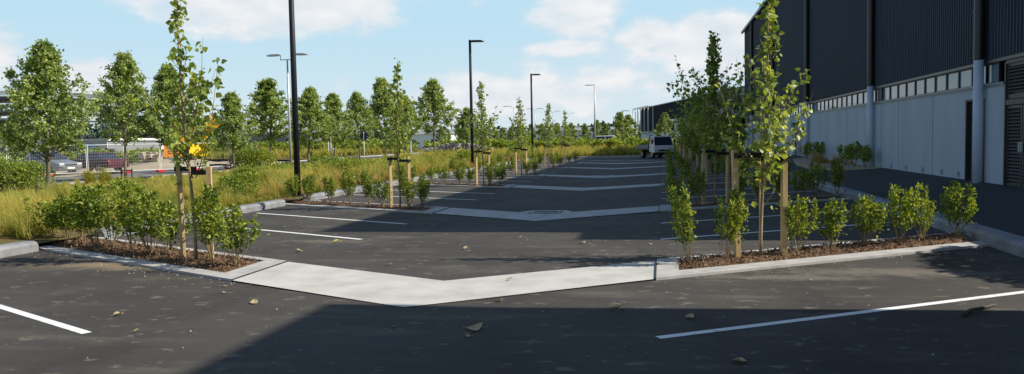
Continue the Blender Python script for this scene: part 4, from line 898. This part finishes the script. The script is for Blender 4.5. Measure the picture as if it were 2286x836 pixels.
b.box(-3.02, -2.98, -.9, .9, .80, 1.15); b.build('drop_sides', M['grey'], tk)
b = MB(); b.box(-3.0, .9, -.35, .35, .42, .70); b.build('chassis', M['dark'], tk)
b = MB(); b.box(-.16, -.12, -.85, .85, .8, 1.7); b.box(-.16,-.12,-.85,.85,1.66,1.72)
b.build('headboard', M['dark'], tk)
b = MB(); b.box(-.42, -.22, -.75, -.5, 1.45, 1.98); o = b.build('water_container', M['teal']); o.location = tk.location; o.rotation_euler = tk.rotation_euler; tag(o, 'bright cyan container standing on the truck deck behind the cab', 'container')

# mini excavator behind the shaded saplings
ex = empty('mini_excavator', (3.6, 67.2, 0), R(5)); tag(ex, 'teal mini excavator behind the shaded saplings, its bent arm raised', 'excavator')
for s_ in (-1, 1):
    b = MB(); b.xprism([(-.85,.12),(-.7,.0),(.7,.0),(.85,.12),(.85,.3),(.7,.42),(-.7,.42),(-.85,.3)], s_*.45-.13, s_*.45+.13); b.build('track', M['tyre'], ex, bevel=.02)
b = MB(); b.box(-.7, .5, -.5, .5, .48, 1.05); b.build('body', M['teal'], ex, bevel=.06)
b = MB(); b.box(-.5, .25, -.35, .35, 1.05, 1.1); b.box(-.5,.25,-.35,.35,1.85,1.9)
for x in (-.48, .22):
    for y in (-.33, .33): b.box(x-.025, x+.025, y-.025, y+.025, 1.1, 1.85)
b.build('canopy', M['dark'], ex)
b = MB(); b.tube([(.5,0,.7),(.95,0,1.35),(1.25,0,1.72)], [.10,.11,.08], 6); b.build('boom', M['teal'], ex)
b = MB(); b.tube([(1.0,0,1.78),(1.45,0,1.72),(1.22,0,.75)], [.06,.10,.06], 6); b.build('arm', M['teal'], ex)
b = MB(); b.xprism([(1.1,.75),(1.35,.72),(1.4,.45),(1.15,.3),(.95,.42)], -.2, .2); b.build('bucket', M['dark'], ex, bevel=.02)

# ------------------------------------------------------------------ buildings beyond
# navy building beyond the warehouse (wall runs from (12.5,117) to (-5,207))
nb = empty('navy_building', (12.6, 117, 0), math.atan2(90, -18.2)); tag(nb, 'low navy steel building with white base and framed sign box, beyond the truck', 'building')
LB = 92.0
b = MB(); b.box(32, LB, -30, 0, 3.1, 8.75); b.build('navy_wall', M['clad2'], nb)
b = MB(); b.box(-30, 32, -30, 0.0, 4.6, 8.75); b.build('grey_wall', M['grey'], nb)
b = MB(); b.box(-30, LB+.2, -30.2, .25, 8.76, 8.95); b.build('roof', M['roof'], nb)
b = MB(); b.box(-30, LB-.5, -29.8, -.15, 0, 3.1); b.build('base_wall', M['whitewall'], nb)
b = MB(); b.box(14, 31, -.1, .05, 3.1, 4.6); b.build('panel', M['clad2'], nb)
b = MB(); b.box(-6, 10, -.02, .06, 5.2, 7.6); b.build('dark_panel', M['clad2'], nb)
b = MB(); b.box(34, 52, 0, 1.6, 4.55, 5.2); b.build('canopy', M['white'], nb)
b = MB(); b.box(34, 52, -.02, .04, 3.3, 4.5); b.build('window', M['carglass'], nb)
fr_ = MB()
def barx(b, p, q, w=.22): b.tube([p, q], w/2, 4)
for y in (.15, 1.3):
    for (p, q) in (((74,y,2.9),(95,y,2.9)),((74,y,8.95),(95,y,8.95)),((74,y,2.9),(74,y,8.95)),((95,y,2.9),(95,y,8.95))): barx(fr_, p, q)
for x in (74, 95): 
    for z in (2.9, 8.95): barx(fr_, (x,.15,z), (x,1.3,z))
for x in (79, 83.5, 87.5, 91.5): barx(fr_, (x,1.3,2.9), (x,1.3,8.95), .18)
fr_.build('white_frame', M['white'], nb)
# far low sheds and skyline
def shed(name, label, x0, x1, y0, y1, h, m, roofm='roof'):
    o = empty(name, ((x0+x1)/2, (y0+y1)/2, 0)); tag(o, label, 'building', 'distant sheds'); dx, dy = (x1-x0)/2, (y1-y0)/2
    b = MB(); b.box(-dx, dx, -dy, dy, 0, h); b.build('wall', M[m], o)
    b = MB(); b.add([(-dx-.4,-dy-.4,h),(dx+.4,-dy-.4,h),(dx+.4,dy+.4,h),(-dx-.4,dy+.4,h),(-dx-.4,0,h+.9),(dx+.4,0,h+.9)], [(0,1,5,4),(2,3,4,5),(0,4,3),(1,2,5),(0,3,2,1)]); b.build('roof', M[roofm], o)
    k = -dx+2
    while k < dx-3: b = MB(); b.box(k, k+1.8, -dy-.03, -dy, h*.3, h*.62); b.build('window', M['carglass'], o); k += 6
    return o
shed('distant_shed', 'pale long shed on the skyline between the saplings', -95, -40, 300, 320, 5.0, 'whitewall')
shed('distant_shed', 'pale shed behind the pair of light green trees', -32, -8, 240, 258, 4.2, 'whitewall')
shed('distant_shed', 'grey low shed on the skyline behind the poplars', -190, -120, 260, 280, 5.5, 'grey')
shed('distant_shed', 'white shed end just left of the middle black lamp post', -68, -55, 205, 215, 3.6, 'white')
# site buildings at the left edge
gs = empty('grey_shed', (-64.8, 72, 0)); tag(gs, 'grey steel shed behind the silver car at the left edge', 'building')
b = MB(); b.box(-14, 7.2, -8, -6, 0, 4.5); b.build('wall', M['grey'], gs)
b = MB(); b.box(-14.3, 7.4, -8.2, -5.8, 4.5, 4.65); b.build('roof', M['roof'], gs)
b = MB(); b.box(4, 7.3, -8.1, -8.0, 3.3, 4.4); b.build('dark_panel', M['clad2'], gs)
cn = empty('steel_canopy', (-66, 71, 0)); tag(cn, 'white curved steel canopy frame above the building site at the left', 'canopy')
def arc(x): return 7.35 - .0036*(x-1)**2 if x > 1 else 7.35
def deck(zo, t, y0, y1, x0=-16, x1=18, n=22):
    b = MB(); xs = [x0 + (x1-x0)*k/n for k in range(n+1)]; vs = []
    for x in xs: z = arc(x)+zo; vs += [(x,y0,z),(x,y1,z),(x,y1,z+t),(x,y0,z+t)]
    fs = [(4*k+a_, 4*k+(a_+1)%4, 4*k+4+(a_+1)%4, 4*k+4+a_) for k in range(n) for a_ in range(4)] + [(3,2,1,0), (4*n,4*n+1,4*n+2,4*n+3)]
    b.add(vs, fs); return b
deck(-.35, .38, -5, -4.7).build('fascia', M['white'], cn)
for k in range(6): deck(-.45-.20*k, .05, -4.5+k*1.5, -4.3+k*1.5).build('louvre_blade', M['galv'], cn)
deck(-.5, .08, -4.6, 6).build('roof_sheet', M['whitewall'], cn)
deck(-1.55, .22, -4.8, -4.6).build('lower_beam', M['grey'], cn)
deck(-1.95, .12, -4.4, 5, -16, 15).build('soffit', M['grey'], cn)
b = MB(); b.box(-14, 17, -4.6, -4.4, 4.15, 4.3); b.build('tie_beam', M['sill'], cn)
for x in (-12, -2, 6.2, 13.0): b = MB(); b.box(x-.09, x+.09, -4.6, -4.42, 0, arc(x)-.5); b.build('post', M['sill'], cn)
ss = empty('site_shed', (-77, 92, 0)); tag(ss, 'low grey building with white band and dark letters EAD beyond the maroon car', 'building')
b = MB(); b.box(-14, 11, -5, 5, 0, 2.6); b.build('wall', M['grey'], ss)
b = MB(); b.box(-14, 11, -5.1, -5.0, 1.75, 2.62); b.build('sign_band', M['whitewall'], ss)
b = MB(); b.box(-14.2, 11.2, -5.2, 5.2, 2.62, 2.9); b.build('roof', M['white'], ss)
fc = bpy.data.curves.new('lettering', 'FONT'); fc.body = 'EAD'; fc.size = .75; fc.extrude = .03; fc.offset = .02
fo = bpy.data.objects.new('lettering', fc); col.objects.link(fo)
dg = bpy.context.evaluated_depsgraph_get(); me = bpy.data.meshes.new_from_object(fo.evaluated_get(dg)); bpy.data.objects.remove(fo)
lt = link('lettering', me, M['navy'], ss, (5.4, -5.16, 1.8)); lt.rotation_euler = (PI/2, 0, 0)
tp = MB(); n_ = 10
for k in range(n_+1): t = k/n_*PI; tp.v += [(-math.cos(t)*.85, -.7, .4+math.sin(t)*.95), (-math.cos(t)*.85, .7, .4+math.sin(t)*.95)]
tp.f = [(2*k, 2*k+1, 2*k+3, 2*k+2) for k in range(n_)] + [tuple(range(0, 2*n_+2, 2))]
o = tp.build('tarpaulin', M['blue']); o.location = (-58.5, 74, .9); tag(o, 'bright blue tarpaulin cover beside the letters on the building site', 'tarpaulin')
b = MB(); b.box(-6, 6, -.5, .5, 0, 1.55); o = b.build('site_container', M['signb'], bevel=.03); o.location = (-63.5, 76, .1); o.rotation_euler = (0,0,.1); tag(o, 'long dark container with a yellow dotted stripe behind the maroon car', 'container')
b = MB()
for k in range(22): b.box(-5.6+k*.5, -5.4+k*.5, -.52, -.505, 1.2, 1.34)
b.build('dots', M['yellow'], o)
for k, (x, y, rz) in enumerate(((-46.5, 64, .3), (-43, 66, -.2))):
    o = empty('site_barrier', (x, y, .3), rz); tag(o, ['white site barrier rails left of the second poplar', 'white site barrier rails right of the second poplar'][k], 'barrier', 'site barriers')
    b = MB(); b.box(-1.5,1.5,-.04,.04,.85,.97); b.box(-1.5,1.5,-.04,.04,.25,.37)
    for x_ in (-1.45,-.5,.5,1.4): b.box(x_-.04,x_+.04,-.05,.05,0,1.0)
    b.build('rails', M['white'], o)
rk = np.random.default_rng(12)
def rockmesh(b, c, s):
    for_ = [(-1,-1,-1),(1,-1,-1),(1,1,-1),(-1,1,-1),(-1,-1,1),(1,-1,1),(1,1,1),(-1,1,1)]
    vs = [(c[0]+p[0]*s*rk.uniform(.35,.8), c[1]+p[1]*s*rk.uniform(.35,.8), c[2]+p[2]*s*rk.uniform(.25,.7)) for p in for_]
    b.add(vs, [(0,3,2,1),(4,5,6,7),(0,1,5,4),(1,2,6,5),(2,3,7,6),(3,0,4,7)])
b = MB()
for k in range(150): 
    x = rk.uniform(-4.6, 4.6); z = rk.uniform(0, 1.05)*max(0, 1-abs(x)/4.8); rockmesh(b, (x, rk.uniform(-1.4, 1.4), z), rk.uniform(.3, .6))
o = b.build('rock_heap', M['rock']); o.location = (-28.3, 110, .45); stuff(o, 'long heap of broken grey rocks beyond the rounded poplar', 'rock heap')
b = MB(); b.box(-.9,.9,-.4,.4,0,.55); o = b.build('concrete_block', M['white'], bevel=.05); o.location = (-29.3, 128, .5); tag(o, 'small white block on the grass left of the farthest black lamp post', 'block')
b = MB()
for k in range(60): rockmesh(b, (rk.uniform(-2.5,2.5), rk.uniform(-1.5,1.5), rk.uniform(0,.5)), rk.uniform(.2,.4))
o = b.build('rubble_pile', M['dirt']); o.location = (-41, 61, .7); stuff(o, 'sandy rubble pile behind the maroon car', 'rubble')

# distant treeline and hills
def ridge(name, x0, x1, y, h, amp, m, seed, n=160, kind='structure', t=30):
    r = np.random.default_rng(seed); xs = np.linspace(x0, x1, n); z = h + amp*(np.sin(xs*.011+seed)+.5*np.sin(xs*.031+2*seed)) + r.normal(0, amp*.12, n)
    V = np.concatenate([np.column_stack([xs, np.full(n, y), np.full(n, -1.)]), np.column_stack([xs, np.full(n, y+t*.3), z]), np.column_stack([xs, np.full(n, y+t), np.full(n, -1.)])])
    i = np.arange(n-1); F = np.concatenate([np.stack([i, i+1, i+n+1, i+n], 1), np.stack([i+n, i+n+1, i+2*n+1, i+2*n], 1)])
    o = npmesh(name, V, F, m); o['kind'] = kind; return o
ridge('hills', -1600, 900, 1500, 17, 6, M['hill'], 3, t=300)
hedge('distant_woods', -420, 60, 330, 360, 6.5, 16000, 2.0, 'dark far off belt of trees on the skyline', 0, M['treeline'], 11)
hedge('distant_woods', -220, -95, 150, 175, 7.5, 16000, 1.0, 'dark trees behind the building site', 0, M['treeline'], 12)

# ------------------------------------------------------------------ fallen leaves and the stick
LV = [(-5.89,7.81,.11,'on the sunlit asphalt just above the near left line'), (-5.19,7.12,.06,'smallest, below the middle of the near left parking area'), (-4.68,8.55,.12,'just below the left half of the nearest concrete strip'), (-5.39,9.14,.07,'at the foot of the nearest left bed tip'), (-5.63,9.55,.06,'touching the nearest left bed edging'),
      (-6.12,12.77,.13,'behind the nearest left bed tip'), (-8.2,16.4,.12,'between the two near left parking lines'), (-5.95,13.95,.16,'yellow green one at the end of the second left parking line'), (-7.84,16.55,.08,'small one beyond the second left parking line'),
      (-1.84,7.57,.22,'big curled one in the near shadow'), (-1.82,7.28,.08,'small one just below the big curled leaf'), (-2.64,7.56,.07,'tiny yellow green one in the near shadow'), (-1.84,8.94,.11,'at the shadow edge below the strip centre'), (-.47,8.72,.19,'curled one at the shadow edge on the right'), (-.56,8.6,.08,'tiny one left of the curled leaf at the shadow edge'),
      (.25,8.29,.12,'in the shadow right of the curled leaf'), (.59,6.68,.15,'below the right parking line in deep shadow'), (-1.98,10.26,.09,'on the nearest concrete strip'), (-1.81,15.02,.08,'near the shadow notch in the aisle'), (-1.38,14.0,.13,'at the corner of the far shadow'), (-3.31,13.23,.12,'in the middle of the sunlit aisle'), (-4.04,11.44,.08,'left of the aisle centre behind the nearest strip'),
      (-.23,13.93,.11,'at the right end of the lit aisle'), (-2.63,14.86,.12,'just in the sun before the far shadow'), (-6.62,9.94,.05,'beside the front of the nearest left bed'), (-1.6,18.9,.07,'in the far shadow below the second strip'), (-4.63,17.99,.09,'left part of the far shadow'), (-3.9,16.0,.07,'centre left of the far shadow edge')]
for k, (x, y, s_, lab) in enumerate(LV):
    s_ *= .85
    r = np.random.default_rng(600+k); n_ = 7; vs = []
    for i in range(n_):
        for j in range(5):
            u = i/(n_-1); v = (j/4-.5)*2; w_ = math.sin(min(1, u*1.25)*PI)**.6*.42*(1 if u < .8 else 1); wv = v*(w_+.03)*(1+.12*math.sin(u*9+k))
            vs.append((wv*s_, (u-.5)*s_*1.1, s_*(.05 + .16*abs(v)**1.6*(.5+.5*math.sin(k+u*3)) + .11*math.sin(u*PI*1.3+k) + r.normal(0, .02)) + .012))
    zmin = min(v[2] for v in vs); vs = [(a, b_, c-zmin+.006) for a, b_, c in vs]
    F = [(i*5+j, i*5+j+1, (i+1)*5+j+1, (i+1)*5+j) for i in range(n_-1) for j in range(4)]
    b = MB(); b.add(vs, F); b.tube([(0, -.5*s_, .012+.02*s_), (.03*s_, -.85*s_, .01)], .008*s_+.001, 4)
    o = b.build('fallen_leaf', M['leaf_dryy'] if 'yellow' in lab else M['leaf_dry']); o.location = (x, y, .004 if not 'strip' in lab or 'below' in lab else .018); o.rotation_euler = (0, 0, rr_.uniform(0, 6.28))
    tag(o, 'dry fallen leaf ' + lab, 'leaf', 'fallen leaves on the asphalt')
b = MB(); b.tube([(2.91,8.61,.02),(3.05,8.80,.03),(3.2,8.93,.028),(3.42,9.17,.02)], [.022,.02,.017,.010], 7); b.tube([(2.93,8.64,.02),(2.90,8.57,.05)], [.014,.008], 6)
tag(b.build('fallen_stick', M['stick'], smooth=True), 'short dead stick lying beside the right parking line in shadow', 'stick')
# cigarette-sized litter: gravel crumbs along the bed edges
r = np.random.default_rng(9); P = []
for k in range(420):
    x = r.uniform(-11, -5.6) if k % 2 else r.uniform(0, 5); y = (ROWS[0][1]+SL*(LX-x) if k % 2 else ROWS[0][2]+SR*(x-RX)) - abs(r.normal(0, .35)); P.append((x, y, .006))
for k in range(260): P.append((r.uniform(-9, 4), r.uniform(5, 20), .006))
P = np.array(P); V, F = leafmesh(P, r.uniform(.006, .022, len(P)), r, OVAL*np.array([1.8,1,1]), None, .4)
stuff(npmesh('grit', V, F, M['edging']), 'loose pale grit scattered over the asphalt', 'grit')

# air: faint haze over the distance
b = MB(); b.box(-700, 500, -40, 1100, -1.1, 40); hz_ = b.build('haze', None); hz_['kind'] = 'stuff'
hm = bpy.data.materials.new('haze'); hm.use_nodes = True; hn = hm.node_tree; hn.nodes.clear(); pv = hn.nodes.new('ShaderNodeVolumePrincipled'); pv.inputs['Color'].default_value = (.86, .92, 1, 1); pv.inputs['Density'].default_value = .0
USE_HAZE = False
if USE_HAZE:
    pv.inputs['Density'].default_value = .0008; ho = hn.nodes.new('ShaderNodeOutputMaterial'); hn.links.new(pv.outputs[0], ho.inputs['Volume']); hz_.data.materials.append(hm)
else: bpy.data.objects.remove(hz_)
for p_ in shr + low + fart + bt:           # prototypes that found no place
    if 'label' not in p_:
        for c_ in list(p_.children): bpy.data.objects.remove(c_)
        bpy.data.objects.remove(p_)
